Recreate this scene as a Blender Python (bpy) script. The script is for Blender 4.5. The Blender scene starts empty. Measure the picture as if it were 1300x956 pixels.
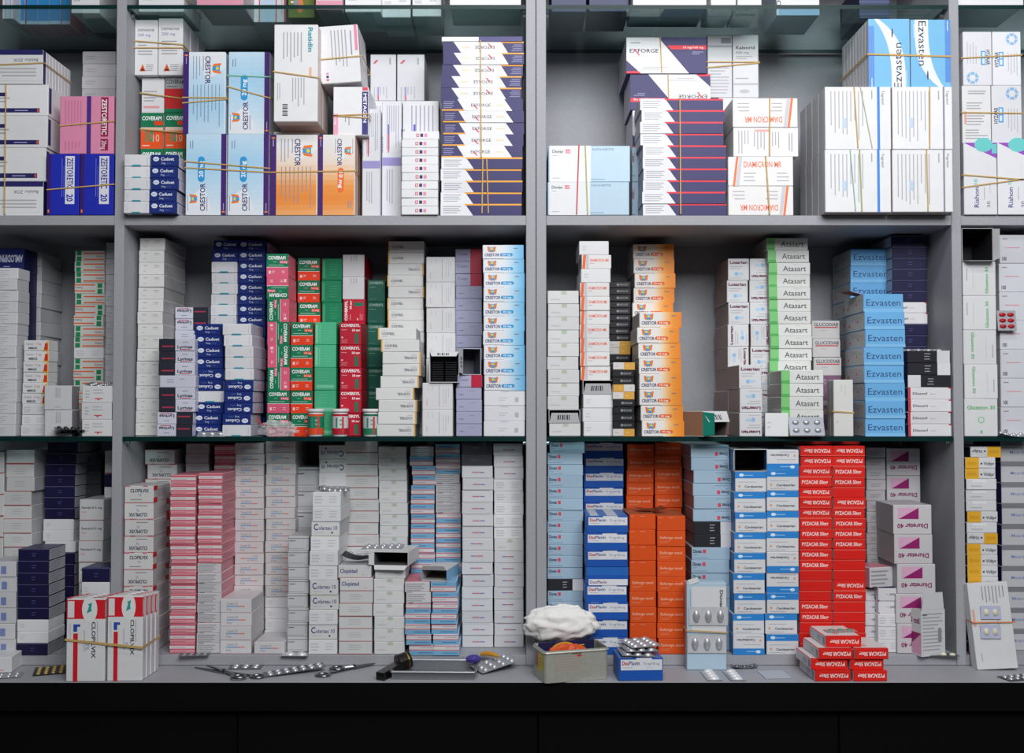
import bpy, math, random
from mathutils import Vector, Matrix
random.seed(7)
SC = bpy.context.scene
COL = SC.collection
# ------------------------------------------------------------------ camera, world, lights, exposure
F, DC, TH = 1300.0, 1.625, math.radians(1.63)     # focal length in pixels, camera distance from the shelf front, pitch
ST, CT = math.sin(TH), math.cos(TH)
def ray(px, py, d):
    xc, yc = (px-650)/F, -(py-478)/F
    t = (d+DC)/(CT - yc*ST)
    return xc*t, (yc*CT+ST)*t
CAMZ = 0.90 - ray(650, 845, 0)[1]
def X(px, py, d): return ray(px, py, d)[0]
def Z(py, d): return ray(650, py, d)[1] + CAMZ
cam = bpy.data.objects.new('camera', bpy.data.cameras.new('camera'))
COL.objects.link(cam)
cam.location = (0, -DC, CAMZ); cam.rotation_euler = (math.pi/2+TH, 0, 0)
cam.data.sensor_width = 36; cam.data.lens = 36*F/1300; cam.data.clip_start = .02
SC.camera = cam
w = bpy.data.worlds.new('shop_air'); SC.world = w; w.use_nodes = True
w.node_tree.nodes['Background'].inputs[0].default_value = (.86, .92, 1, 1)
w.node_tree.nodes['Background'].inputs[1].default_value = .05
def area(name, loc, sx, sy, power, col, aim=None):
    l = bpy.data.lights.new(name, 'AREA'); l.shape = 'RECTANGLE'; l.size = sx; l.size_y = sy
    l.energy = power; l.color = col
    o = bpy.data.objects.new(name, l); COL.objects.link(o); o.location = loc
    if aim: o.rotation_euler = (Vector(aim)-Vector(loc)).to_track_quat('-Z', 'Y').to_euler()
    return o
area('strip_lamp', (.22, -.62, CAMZ+.95), 1.1, .10, 3.6, (1, .99, .98), (.3, .05, CAMZ-.05))
area('ceiling_light', (.42, -1.9, CAMZ+1.1), 1.5, .8, 42, (.97, .985, 1), (.35, 0, CAMZ+.05))
SC.view_settings.view_transform = 'Standard'; SC.view_settings.look = 'None'
SC.view_settings.gamma = 1; SC.view_settings.use_curve_mapping = False
SC.view_settings.exposure = .0
# ------------------------------------------------------------------ materials
def lin(h):
    h = h.lstrip('#'); h = ''.join(x*2 for x in h) if len(h) == 3 else h; c = [int(h[i:i+2], 16)/255 for i in (0, 2, 4)]
    return tuple(x/12.92 if x <= .04045 else ((x+.055)/1.055)**2.4 for x in c)
MATS = {}
def mat(h, rough=.42, metal=0, kind='card', spec=.3):
    k = (h, rough, metal, kind)
    if k in MATS: return MATS[k]
    m = bpy.data.materials.new(kind+'_'+h.strip('#')); m.use_nodes = True
    nt = m.node_tree; b = nt.nodes['Principled BSDF']
    b.inputs['Roughness'].default_value = rough; b.inputs['Metallic'].default_value = metal
    b.inputs['Specular IOR Level'].default_value = spec
    c = lin(h)
    tc = nt.nodes.new('ShaderNodeTexCoord'); nz = nt.nodes.new('ShaderNodeTexNoise')
    nz.inputs['Scale'].default_value = {'card': 60, 'board': 220, 'metal': 140, 'cloth': 300}.get(kind, 60)
    nz.inputs['Detail'].default_value = 3
    nt.links.new(tc.outputs['Object'], nz.inputs['Vector'])
    mx = nt.nodes.new('ShaderNodeMix'); mx.data_type = 'RGBA'
    amt = {'card': .05, 'board': .10, 'metal': .15}.get(kind, .06)
    mx.inputs[6].default_value = (*[x*(1-amt) for x in c], 1); mx.inputs[7].default_value = (*[min(1, x*(1+amt)) for x in c], 1)
    nt.links.new(nz.outputs['Fac'], mx.inputs[0])
    last = mx.outputs[2]
    if kind == 'card':
        oi = nt.nodes.new('ShaderNodeObjectInfo'); mr = nt.nodes.new('ShaderNodeMapRange')
        mr.inputs[3].default_value = .93; mr.inputs[4].default_value = 1.04
        nt.links.new(oi.outputs['Random'], mr.inputs[0])
        vm = nt.nodes.new('ShaderNodeVectorMath'); vm.operation = 'SCALE'
        nt.links.new(last, vm.inputs[0]); nt.links.new(mr.outputs[0], vm.inputs['Scale']); last = vm.outputs[0]
    nt.links.new(last, b.inputs['Base Color'])
    if kind in ('card', 'board', 'cloth'):
        bp = nt.nodes.new('ShaderNodeBump'); bp.inputs['Strength'].default_value = .5 if kind == 'cloth' else .06
        bp.inputs['Distance'].default_value = .001
        nt.links.new(nz.outputs['Fac'], bp.inputs['Height']); nt.links.new(bp.outputs['Normal'], b.inputs['Normal'])
    MATS[k] = m
    return m
def glass_mat():
    m = bpy.data.materials.new('shelf_glass'); m.use_nodes = True
    nt = m.node_tree; nt.nodes.clear()
    out = nt.nodes.new('ShaderNodeOutputMaterial'); tr = nt.nodes.new('ShaderNodeBsdfTransparent'); gl = nt.nodes.new('ShaderNodeBsdfGlossy')
    tr.inputs[0].default_value = (.68, .79, .78, 1); gl.inputs['Roughness'].default_value = .03; gl.inputs['Color'].default_value = (.9, 1, .97, 1)
    fr = nt.nodes.new('ShaderNodeFresnel'); fr.inputs[0].default_value = 1.52
    ms = nt.nodes.new('ShaderNodeMixShader')
    ge = nt.nodes.new('ShaderNodeNewGeometry'); sb = nt.nodes.new('ShaderNodeMath'); sb.operation = 'SUBTRACT'; sb.inputs[0].default_value = 1; ml = nt.nodes.new('ShaderNodeMath'); ml.operation = 'MULTIPLY'
    nt.links.new(ge.outputs['Backfacing'], sb.inputs[1]); nt.links.new(sb.outputs[0], ml.inputs[0]); nt.links.new(fr.outputs[0], ml.inputs[1])
    nt.links.new(ml.outputs[0], ms.inputs[0]); nt.links.new(tr.outputs[0], ms.inputs[1]); nt.links.new(gl.outputs[0], ms.inputs[2])
    nt.links.new(ms.outputs[0], out.inputs[0])
    return m
GLASS = glass_mat(); EDGE = mat('#0b2b2b', .35, 0, 'edge', .15)
GREY = mat('#a0a1a7', .5, 0, 'board'); DARKGREY = mat('#8f9096', .55, 0, 'board')
# ------------------------------------------------------------------ mesh builder
TXT = {}
def text_mesh(s, bold=0.0):
    k = (s, bold)
    if k in TXT: return TXT[k]
    cu = bpy.data.curves.new('t', 'FONT'); cu.body = s; cu.size = 1; cu.resolution_u = 2; cu.offset = bold
    o = bpy.data.objects.new('t', cu); COL.objects.link(o)
    dg = bpy.context.evaluated_depsgraph_get()
    me = bpy.data.meshes.new_from_object(o.evaluated_get(dg))
    me.calc_loop_triangles()
    vs = [(v.co.x, v.co.y) for v in me.vertices]; fs = [tuple(t.vertices) for t in me.loop_triangles]
    bpy.data.objects.remove(o); bpy.data.meshes.remove(me); bpy.data.curves.remove(cu)
    if not vs: vs = [(0, 0)]
    x0 = min(v[0] for v in vs); x1 = max(v[0] for v in vs)
    TXT[k] = ([(v[0]-x0, v[1]) for v in vs], fs, max(x1-x0, .01))
    return TXT[k]
class MB:
    def __init__(s): s.v = []; s.f = []; s.m = []; s.mats = []
    def mi(s, m):
        if m not in s.mats: s.mats.append(m)
        return s.mats.index(m)
    def add(s, vs, fs, m):
        b = len(s.v); s.v += [tuple(v) for v in vs]; i = s.mi(m)
        for f in fs: s.f.append(tuple(b+k for k in f)); s.m.append(i)
    def box(s, lo, hi, m, c=0.0):
        (x0, y0, z0), (x1, y1, z1) = lo, hi
        if c <= 0:
            vs = [(x, y, z) for x in (x0, x1) for y in (y0, y1) for z in (z0, z1)]
            s.add(vs, [(0, 1, 3, 2), (4, 6, 7, 5), (0, 4, 5, 1), (2, 3, 7, 6), (0, 2, 6, 4), (1, 5, 7, 3)], m); return
        chamfer(s, lo, hi, {k: m for k in 'FBLRTD'}, c)
    def bar(s, p, q, wd, th, m, up=(0, 0, 1)):
        p, q = Vector(p), Vector(q); d = (q-p).normalized(); u = Vector(up)
        a = d.cross(u).normalized()*wd/2; b = a.cross(d).normalized()*th/2
        vs = [r+i*a+j*b for r in (p, q) for i, j in ((-1, -1), (1, -1), (1, 1), (-1, 1))]
        s.add(vs, [(0, 3, 2, 1), (4, 5, 6, 7), (0, 1, 5, 4), (1, 2, 6, 5), (2, 3, 7, 6), (3, 0, 4, 7)], m)
    def tube(s, pts, r, m, n=8, closed=False):
        pts = [Vector(p) for p in pts]; N = len(pts); rr = r if isinstance(r, (list, tuple)) else [r]*N
        vs = []
        for i, p in enumerate(pts):
            a = pts[(i-1) % N] if (closed or i > 0) else p; b = pts[(i+1) % N] if (closed or i < N-1) else p
            d = (b-a).normalized(); u = Vector((0, 0, 1)) if abs(d.z) < .9 else Vector((1, 0, 0))
            e = d.cross(u).normalized(); g = e.cross(d)
            vs += [p+rr[i]*(math.cos(t)*e+math.sin(t)*g) for t in [2*math.pi*k/n for k in range(n)]]
        fs = []
        for i in range(N if closed else N-1):
            j = (i+1) % N
            for k in range(n): fs.append((i*n+k, j*n+k, j*n+(k+1) % n, i*n+(k+1) % n))
        if not closed: fs += [tuple(range(n)), tuple((N-1)*n+k for k in reversed(range(n)))]
        s.add(vs, fs, m)
    def lathe(s, prof, m, n=28):
        vs = [(r*math.cos(2*math.pi*k/n), r*math.sin(2*math.pi*k/n), z) for r, z in prof for k in range(n)]
        fs = [(i*n+k, i*n+(k+1) % n, (i+1)*n+(k+1) % n, (i+1)*n+k) for i in range(len(prof)-1) for k in range(n)]
        s.add(vs, fs, m)
    def mesh(s, name):
        me = bpy.data.meshes.new(name); me.from_pydata(s.v, [], s.f)
        for m in s.mats: me.materials.append(m)
        me.polygons.foreach_set('material_index', s.m); me.update()
        return me
    def obj(s, name, parent=None, loc=None, rz=0, smooth=False):
        me = s.mesh(name)
        if smooth: me.polygons.foreach_set('use_smooth', [True]*len(me.polygons))
        return link(name, me, parent, loc, rz)
def link(name, me, parent=None, loc=None, rz=0):
    o = bpy.data.objects.new(name, me); COL.objects.link(o)
    if parent: o.parent = parent
    if loc: o.location = loc
    if rz: o.rotation_euler = (0, 0, rz)
    return o
USED = {}
def tag(o, label, cat, group=None):
    n = len(label.split())
    if n > 16 or n < 4: print('LABEL LENGTH', n, label)
    if label in USED: print('DUPLICATE LABEL', label)
    USED[label] = 1
    o['label'] = label; o['category'] = cat
    if group: o['group'] = group
    return o
def thing(name, label, cat, loc=(0, 0, 0), rz=0, group=None):
    return tag(link(name, None, None, loc, rz), label, cat, group)
def chamfer(s, lo, hi, fm, c):
    (x0, y0, z0), (x1, y1, z1) = lo, hi; xs, ys, zs = (x0, x1), (y0, y1), (z0, z1); I = {}; vs = []
    for i in (0, 1):
        for j in (0, 1):
            for k in (0, 1):
                P = (xs[i], ys[j], zs[k]); sg = (1-2*i, 1-2*j, 1-2*k)
                for a in range(3):
                    I[i, j, k, a] = len(vs)
                    vs.append(tuple(P[t] + (0 if t == a else sg[t]*c) for t in range(3)))
    def face(a, b):
        o = [t for t in range(3) if t != a]; q = []
        for u, v in ((0, 0), (1, 0), (1, 1), (0, 1)):
            ix = [0, 0, 0]; ix[a] = b; ix[o[0]] = u; ix[o[1]] = v; q.append(I[ix[0], ix[1], ix[2], a])
        return tuple(q if (b == 1) == (a != 1) else q[::-1])
    for a, b, key in ((1, 0, 'F'), (1, 1, 'B'), (0, 0, 'L'), (0, 1, 'R'), (2, 1, 'T'), (2, 0, 'D')): s.add([vs[i] for i in face(a, b)], [(0, 1, 2, 3)], fm[key])
    cx, cy, cz = (x0+x1)/2, (y0+y1)/2, (z0+z1)/2
    def outward(ids, m):
        p = [Vector(vs[i]) for i in ids]; n = (p[1]-p[0]).cross(p[2]-p[0]); ctr = sum(p, Vector())/len(p)-Vector((cx, cy, cz))
        if n.dot(ctr) < 0: p = p[::-1]
        s.add(p, [tuple(range(len(p)))], m)
    for a in range(3):
        b, d = [t for t in range(3) if t != a]
        for u in (0, 1):
            for v in (0, 1):
                i0 = [0]*3; i0[b] = u; i0[d] = v; i1 = i0[:]; i1[a] = 1
                outward([I[(*i0, b)], I[(*i0, d)], I[(*i1, d)], I[(*i1, b)]], fm['F'])
    for i in (0, 1):
        for j in (0, 1):
            for k in (0, 1): outward([I[i, j, k, 0], I[i, j, k, 1], I[i, j, k, 2]], fm['F'])
# ------------------------------------------------------------------ printing on a carton face
class Cv:
    """a flat printed face, drawn in u,v from 0 to 1"""
    def __init__(s, W, H): s.W, s.H, s.q = W, H, []
    def G(s, pts, c): s.q.append(([(u*s.W, v*s.H) for u, v in pts], [tuple(range(len(pts)))], c))
    def R(s, u0, v0, u1, v1, c): s.G([(u0, v0), (u1, v0), (u1, v1), (u0, v1)], c)
    def E(s, u, v, ru, rv, c, n=14): s.G([(u+ru*math.cos(2*math.pi*k/n), v+rv*math.sin(2*math.pi*k/n)) for k in range(n)], c)
    def T(s, t, u, v, h, c, w=None, rot=0, b=.0):
        vs, fs, tw = text_mesh(t, b)
        L, A = (s.W, s.H) if rot == 0 else (s.H, s.W)
        k = h*A/.70; kx = k
        if w: kx = min(w*L/tw, k*1.45)
        out = []
        for x, y in vs:
            x, y = x*kx, y*k
            if rot == 0: out.append((u*s.W+x, v*s.H+y))
            elif rot == 90: out.append((u*s.W-y, v*s.H+x))
            else: out.append((u*s.W+y, v*s.H-x))
        s.q.append((out, fs, c))
    def L(s, u0, v0, u1, v1, n, c='#a4a4ac', seed=1, fill=.34):
        r = random.Random(seed); st = (v1-v0)/n
        for i in range(n): s.R(u0, v0+i*st+st*(.5-fill/2), u0+(u1-u0)*r.uniform(.55, 1), v0+i*st+st*(.5+fill/2), c)
    def V(s, u0, v0, u1, v1, n, c='#a4a4ac', seed=1, fill=.3):
        r = random.Random(seed); st = (u1-u0)/n
        for i in range(n): s.R(u0+i*st+st*(.5-fill/2), v1-(v1-v0)*r.uniform(.55, 1), u0+i*st+st*(.5+fill/2), v1, c)
def put(mb, cv, org, ua, va, n, w, h, turn):
    org, ua, va, n = map(Vector, (org, ua, va, n))
    for i, (pts, fs, c) in enumerate(cv.q):
        o = .00016 + .000012*min(i, 90); vs = []
        for x, y in pts:
            if turn == '~': x, y = w-x, h-y
            elif turn == '<': x, y = w-y, x
            elif turn == '>': x, y = y, h-x
            vs.append(org+ua*x+va*y+n*o)
        mb.add(vs, fs, mat(c))
WH = '#e4e4e6'
STY = {}
def sty(name, obj, desc, base=WH, side=None, top=None, sidefn=None, topfn=None):
    def deco(fn): STY[name] = dict(fn=fn, obj=obj, desc=desc, base=base, side=side or base, top=top or side or base, sidefn=sidefn, topfn=topfn); return fn
    return deco
CACHE = {}
def carton_mesh(key, w, h, dep):
    turn = key[-1] if key[-1] in '~<>' else ''
    st = STY[key.rstrip('~<>')]; k = (key, round(w, 4), round(h, 4), round(dep, 3))
    if k in CACHE: return CACHE[k]
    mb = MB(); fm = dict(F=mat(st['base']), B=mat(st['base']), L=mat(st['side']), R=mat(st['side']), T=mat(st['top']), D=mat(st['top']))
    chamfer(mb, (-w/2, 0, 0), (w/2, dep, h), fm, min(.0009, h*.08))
    dw, dh = (w, h) if turn in ('', '~') else (h, w)
    cv = Cv(dw, dh); st['fn'](cv); put(mb, cv, (-w/2, 0, 0), (1, 0, 0), (0, 0, 1), (0, -1, 0), w, h, turn)
    if st['sidefn']:
        cv = Cv(dep, h); st['sidefn'](cv); t2 = '~' if turn == '~' else ''
        put(mb, cv, (w/2, 0, 0), (0, 1, 0), (0, 0, 1), (1, 0, 0), dep, h, t2); put(mb, cv, (-w/2, dep, 0), (0, -1, 0), (0, 0, 1), (-1, 0, 0), dep, h, t2)
    if st['topfn']:
        cv = Cv(w, dep); st['topfn'](cv); put(mb, cv, (-w/2, 0, h), (1, 0, 0), (0, 1, 0), (0, 0, 1), w, dep, '')
    CACHE[k] = mb.mesh(st['obj'])
    return CACHE[k]
ORD_ = ['topmost', 'second from top', 'third from top', 'fourth from top', 'fifth from top', 'sixth from top', 'seventh from top', 'eighth from top', 'ninth from top', 'tenth from top', 'eleventh from top', 'twelfth from top', 'thirteenth from top', 'fourteenth from top', 'fifteenth from top', 'sixteenth from top', 'seventeenth from top', 'eighteenth from top', 'nineteenth from top', 'twentieth from top', 'twenty-first from top', 'twenty-second from top', 'twenty-third from top', 'twenty-fourth from top', 'twenty-fifth from top']
ORD = [o.replace(' from top', ' down') for o in ORD_]
def parse(items):
    out = []
    for it in items.split():
        n = 1
        if '*' in it: it, n = it.split('*')
        out += [it]*int(n)
    return out
ZS = {}
def zshelf(sh): return ZS[sh] if isinstance(sh, str) else sh
def carton(key, w, h, dep, loc, rz, label, group=None, tilt=0):
    st = STY[key.rstrip('~<>')]
    o = link(st['obj'], carton_mesh(key, w, h, dep), None, loc, rz)
    if tilt: o.rotation_euler = (0, tilt, rz)
    tag(o, label, 'medicine box', group)
    return o
def col(sh, x0, x1, yt, items, d, where, dep=.10, xo=None, lean=0, yaw=.8, hs=None, dj=.002, yb=None):
    """a stack of cartons: pixel extents of its front at distance d behind the shelf edge"""
    its = parse(items); n = len(its); zb = zshelf(sh) if yb is None else Z(yb, d)
    zt = Z(yt, d); ym = yt+40
    H = (zt-zb); hs = hs or [1]*n; tot = sum(hs); z = zt
    w = X(x1, ym, d)-X(x0, ym, d)
    r = random.Random(int(x0*7+yt*3+d*1000))
    for i, k in enumerate(its):
        h = H*hs[i]/tot; z -= h
        off = (xo[i] if xo and i < len(xo) else 0) + lean*(1-(i+.5)/n)
        xc = X((x0+x1)/2+off, ym, d)+r.uniform(-.0008, .0008)
        if k == 'open':
            oc_ = open_carton(w-.0006, h-.0001, dep, (xc, d, z), 0, f'opened white carton with dark slot, {ORD[i]} in {where}', flaps='D', ang=2.72, fl=h*.78, inner='#1c1c1f', ticks=True); oc_['group'] = where; continue
        st = STY[k.rstrip('~<>')]; up = {'~': 'upside-down ', '<': 'sideways ', '>': 'sideways '}.get(k[-1], '')
        lab = f"{up}{st['desc']}, " + (f"{'bottom' if i == n-1 else ORD[i]} in {where}" if n > 1 else where)
        carton(k, w-.0006, h-.00005, dep, (xc, d+r.uniform(0, dj), z), math.radians(r.uniform(-yaw, yaw)*1.5), lab, None if n == 1 else where)
    return zt
def deck(sh, x0, x1, yt, key, n, t, d, where, rest=None, yb=None, rz=0, unit='bundle'):
    """cartons standing one behind the other"""
    zb = (zshelf(sh) if yb is None else Z(yb, d))+.0001; zt = Z(yt, d); w = X(x1, yt, d)-X(x0, yt, d); xc = X((x0+x1)/2, yt, d)
    for i in range(n):
        st = STY[key.rstrip('~<>')]; up = {'~': 'upside-down ', '<': '', '>': ''}.get(key[-1], '')
        if i == 0: lab = f"{up}{st['desc']}, front, {where}" if n > 1 else f"{up}{st['desc']}, {where}"
        else: lab = f"{ORD[i].split()[0]} carton back in {where}"
        carton(key if i == 0 or rest is None else rest, w-.0006, zt-zb-.0001, t-.0004, (xc+math.sin(rz)*-i*t, d+i*t*math.cos(rz), zb), rz, lab, where if n > 1 else None)
    return zt
BAND = '#c9a565'
def band(pts, label, c=BAND, wd=.0018, name='rubber_band'):
    """a loop through world points"""
    mb = MB(); m = mat(c, .6, 0, 'rubber')
    pts = [Vector(p) for p in pts]; ctr = sum(pts, Vector())/len(pts)
    for i, p in enumerate(pts):
        q = pts[(i+1) % len(pts)]; e = (q-p).normalized()*.0004
        dirn = ((p+q)/2-ctr); dirn -= dirn.dot(e.normalized())*e.normalized()
        mb.bar(p-e, q+e, wd, .0006, m, up=dirn.normalized())
    o = mb.obj(name)
    return tag(o, label, 'rubber band')
def hband(x0, y0, x1, y1, d0, d1, label, c=BAND, wd=.0018):
    g = .0013; a0, b0 = X(x0, y0, d0)-g, X(x1, y1, d0)+g; za, zb = Z(y0, d0), Z(y1, d0)
    return band([(a0, d0-g, za), (b0, d0-g, zb), (b0, d1+g, zb), (a0, d1+g, za)], label, c, wd)
def vband(x0, y0, x1, y1, d0, d1, label, c=BAND, wd=.0018):
    g = .0013; z0, z1 = Z(y0, d0)+.0006, Z(y1, d0)+.0004
    return band([(X(x0, y0, d0), d0-g, z0), (X(x1, y1, d0), d0-g, z1), (X(x1, y1, d0), d1+g, z1), (X(x0, y0, d0), d1+g, z0)], label, c, wd)
# ------------------------------------------------------------------ setting and shelving
def struct(o): o['kind'] = 'structure'; return o
mb = MB(); mb.box((-3, -3.6, -.05), (3.4, .42, 0), mat('#8b8780', .5, 0, 'board')); struct(mb.obj('floor'))
mb = MB(); mb.box((-3, .36, 0), (3.4, .44, 2.6), mat('#b9b8b5', .8, 0, 'board')); struct(mb.obj('wall_back'))
SD = .22                                                    # depth of the shelves
ZS['A'] = Z(273.5, 0); ZS['C'] = Z(832, 0); ZS['K'] = .90; ZS['B'] = Z(554.5, 0); ZS['T'] = Z(5.8, 0)
zA0, zC0, zB0, zT0 = Z(286, 0), .9005, Z(560.3, 0), Z(11, 0)
ztop = Z(-95, 0)
def xf(p): return X(p, 478, 0)
U = [(-390, -378), (143.2, 155.4), (668, 680.2), (681.0, 693.6), (1210.4, 1222.6), (1740, 1752)]
for ui, (lo, hi) in enumerate(((0, 3), (3, 6))):
    t = thing('shelving_unit', ['grey laminate shelving unit holding the tower of green and red cartons', 'grey laminate shelving unit holding the bright red and orange carton towers'][ui], 'shelving', (xf((U[lo][0]+U[hi-1][1])/2), 0, zC0))
    def part(nm, a, b, c=.0006, m=GREY, t=t):
        mb = MB(); L = t.location; mb.box([a[i]-L[i] for i in range(3)], [b[i]-L[i] for i in range(3)], m, c); return mb.obj(nm, t)
    for a, b in U[lo:hi]: part('upright', (xf(a), 0, zC0), (xf(b), SD, ztop))
    part('back_panel', (xf(U[lo][0]), SD+.0002, zC0), (xf(U[hi-1][1]), SD+.008, ztop), 0)
    for k in range(lo, hi-1):
        a, b = xf(U[k][1])+.0002, xf(U[k+1][0])-.0002
        part('shelf_board', (a, .0005, zA0), (b, SD, ZS['A'])); part('shelf_board', (a, .0005, zC0), (b, SD, ZS['C'])); part('top_board', (a, .0005, ztop-.018), (b, SD, ztop))  # unseen board at the top, added to darken the upper compartment
        for zb, zz in ((zB0, 'middle'), (zT0, 'top')):
            for px in (a, b):
                for dy in (.022, .16):
                    mb = MB(); s = 1 if px == a else -1
                    mb.tube([(px-t.location.x, dy, zb-.0032-t.location.z), (px+s*.0045-t.location.x, dy, zb-.0032-t.location.z)], .003, mat('#b9bcc0', .3, .8, 'metal'), 10); mb.obj('shelf_pin', t)
gl = [('glass shelf under the navy and white stacks at one edge', 'upper glass shelf over the pink and blue cartons'), ('glass shelf under the green and red cartons', 'upper glass shelf over the light blue and orange flame cartons'), ('glass shelf under the orange tower and light blue tower', 'upper glass shelf over the navy diagonal cartons'), ('glass shelf under the green-lettered white cartons', 'upper glass shelf over the cartons with blue ring logos')]
bays = [(U[0][1], U[1][0]), (U[1][1], U[2][0]), (U[3][1], U[4][0]), (U[4][1], U[5][0])]
for (a, b), (l1, l2) in zip(bays, gl):
    for z0, z1, l in ((zB0, ZS['B'], l1), (zT0, ZS['T'], l2)):
        mb = MB(); x0, x1 = xf(a)+.001, xf(b)-.001; y0, y1 = .0015, SD-.012
        v = [(x, y, z) for x in (x0, x1) for y in (y0, y1) for z in (z0, z1)]
        mb.add(v, [(0, 2, 6, 4), (1, 5, 7, 3)], GLASS); mb.add(v, [(0, 1, 3, 2), (4, 6, 7, 5), (0, 4, 5, 1), (2, 3, 7, 6)], EDGE)
        tag(mb.obj('glass_shelf'), l + ', dark green edge', 'shelf')
lo_, hi_ = -.3, 0.
for _ in range(50):
    md = (lo_+hi_)/2
    if Z(866, md) < .90: hi_ = md
    else: lo_ = md
    
KD = md                                                     # front edge of the counter
t = thing('counter', 'grey counter with a dark front below the shelving units', 'counter', (0, 0, 0))
mb = MB(); mb.box((xf(-395), KD, .86), (xf(1757), .23, .90), GREY, .0004); wt = mb.obj('worktop', t)
blk = mat('#060607', .8, 0, 'board', .1)
mb = MB(); mb.box((xf(-395), KD-.0016, .858), (xf(1757), KD-.0001, .8992), blk); mb.obj('edge_strip', t)
n = 6
for i in range(n):
    a, b = xf(-395)+(xf(1757)-xf(-395))*i/n, xf(-395)+(xf(1757)-xf(-395))*(i+1)/n
    mb = MB(); mb.box((a+.001, KD+.012, .09), (b-.001, KD+.03, .856), blk, .001); mb.obj('front_panel', t)
mb = MB(); mb.box((xf(-395), KD+.031, 0), (xf(1757), .22, .859), blk); mb.obj('carcass', t)

for k in ZS: ZS[k] += .0004
# ------------------------------------------------------------------ carton designs
NV, GR, OR, YL, RD, LB, TX, DK = '#2b2a66', '#a4a4ac', '#f0863a', '#f2a92c', '#d8202f', '#b4d0e2', '#8e8e98', '#26262b'
@sty('plain', 'white_carton', 'plain white carton with faint print')
def _(c): c.L(.08, .2, .45, .8, 3, '#c6c6ca', 3); c.L(.6, .25, .9, .8, 3, '#cbcbcf', 5)
@sty('blank', 'blank_carton', 'blank white carton')
def _(c): c.L(.1, .3, .3, .7, 2, '#cfcfd2', 3)
@sty('slabs', 'white_carton', 'white carton with a grey edge', '#dcdce0')
def _(c): pass
@sty('greyb', 'grey_carton', 'pale grey carton', '#c9c9cc')
def _(c): c.L(.1, .3, .5, .7, 2, '#b0b0b4', 3)
@sty('darkg', 'dark_grey_carton', 'dark grey carton', '#77787e')
def _(c): c.L(.3, .35, .7, .65, 1, '#4a4a50', 3)
# navy banded white box with upside-down lettering
@sty('beta', 'navy_banded_carton', 'white carton with a navy edge band', WH, NV)
def _(c): c.R(0, 0, 1, .15, NV); c.T('Betaloc ZOK', .06, .26, .09, '#55556a', .3); c.R(.55, .2, .72, .36, NV); c.T('50mg', .57, .24, .08, '#fff', .13); c.L(.08, .5, .8, .8, 3, '#b4b4ba', 2); c.R(.0, .9, 1, .905, '#cfcfd6')
@sty('betb', 'navy_striped_carton', 'white carton with a navy stripe along the lower edge', WH, WH, None, lambda c: c.R(.03, .1, .12, .92, NV))
def _(c): c.R(.0, .1, .9, .24, NV); c.L(.6, .13, .86, .2, 1, '#b9b9dd'); c.R(.87, .12, .89, .22, '#e8622a'); c.L(.3, .4, .6, .62, 2, GR, 3); c.R(.38, .62, .5, .74, NV)
@sty('zpink', 'pink_carton', 'pink carton with a purple stripe', '#e793b4')
def _(c):
    c.R(.5, 0, .58, 1, '#4a3187'); c.R(.76, .3, .9, .98, '#9c2350'); c.R(.76, .06, .9, .26, '#9c2350')
    c.T('ZESTORETIC', .78, .95, .09, '#fff', .62, -90, .02); c.T('20mg', .78, .23, .09, '#fff', .15, -90); c.V(.08, .3, .42, .92, 6, '#cf7ba0', 4); c.V(.08, .05, .4, .22, 5, '#cf7ba0', 6)
@sty('zblue', 'royal_blue_carton', 'royal blue carton with a white label reading downward', '#2330b4', '#1b2379')
def _(c):
    c.R(0, 0, .12, 1, '#3b2376'); c.R(.03, .04, .08, .09, OR); c.R(.57, .18, .86, .96, '#e7e7ef'); c.T('ZESTORETIC', .62, .93, .19, '#3a3f96', .5, -90, .02); c.T('20', .62, .34, .19, '#2330b4', .12, -90, .03)
    c.R(.46, .3, .475, .92, '#8088d8'); c.R(.52, .3, .53, .8, '#8088d8')
@sty('depa', 'triangle_emblem_carton', 'tall white carton with an orange triangle emblem', '#e6e6e8', '#d5d5da', None, lambda c: c.V(.1, .2, .8, .9, 6))
def _(c):
    c.T('DEPAKINE', .14, .79, .045, '#3c3c44', .72); c.T('200 mg', .14, .7, .05, '#7d6fb0', .55); c.L(.14, .35, .8, .62, 5, GR, 2); c.G([(.22, .07), (.5, .07), (.36, .2)], '#e0602a'); c.R(.3, .08, .42, .11, DK); c.L(.5, .07, .85, .2, 4, GR, 5)
def coveram(bc, pill):
    def fn(c):
        c.R(0, .42, 1, 1, '#127a54'); c.R(0, 0, 1, .4, bc); c.R(0, .4, 1, .42, '#e8efe9')
        c.T('COVERAM', .07, .75, .15, '#fff', .8, 0, .03); c.R(.6, .58, .97, .7, pill); c.T('10 mg', .64, .6, .08, '#fff', .3); c.L(.3, .6, .55, .69, 1, '#7fc4a8'); c.L(.08, .47, .8, .53, 1, '#bfe0d2', 2); c.R(.1, .12, .2, .25, '#f6d9d9'); c.L(.25, .13, .42, .27, 2, '#f6d9d9', 3); c.L(.7, .13, .92, .27, 2, '#f6d9d9', 4)
    return fn
sty('cvp', 'green_pink_carton', 'green and pink carton', '#127a54', '#e0607f')(coveram('#e2607f', '#e2607f'))
sty('cvo', 'green_orange_carton', 'green and orange carton', '#127a54', '#d23a2a')(coveram('#f0431f', '#f0431f'))
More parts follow.
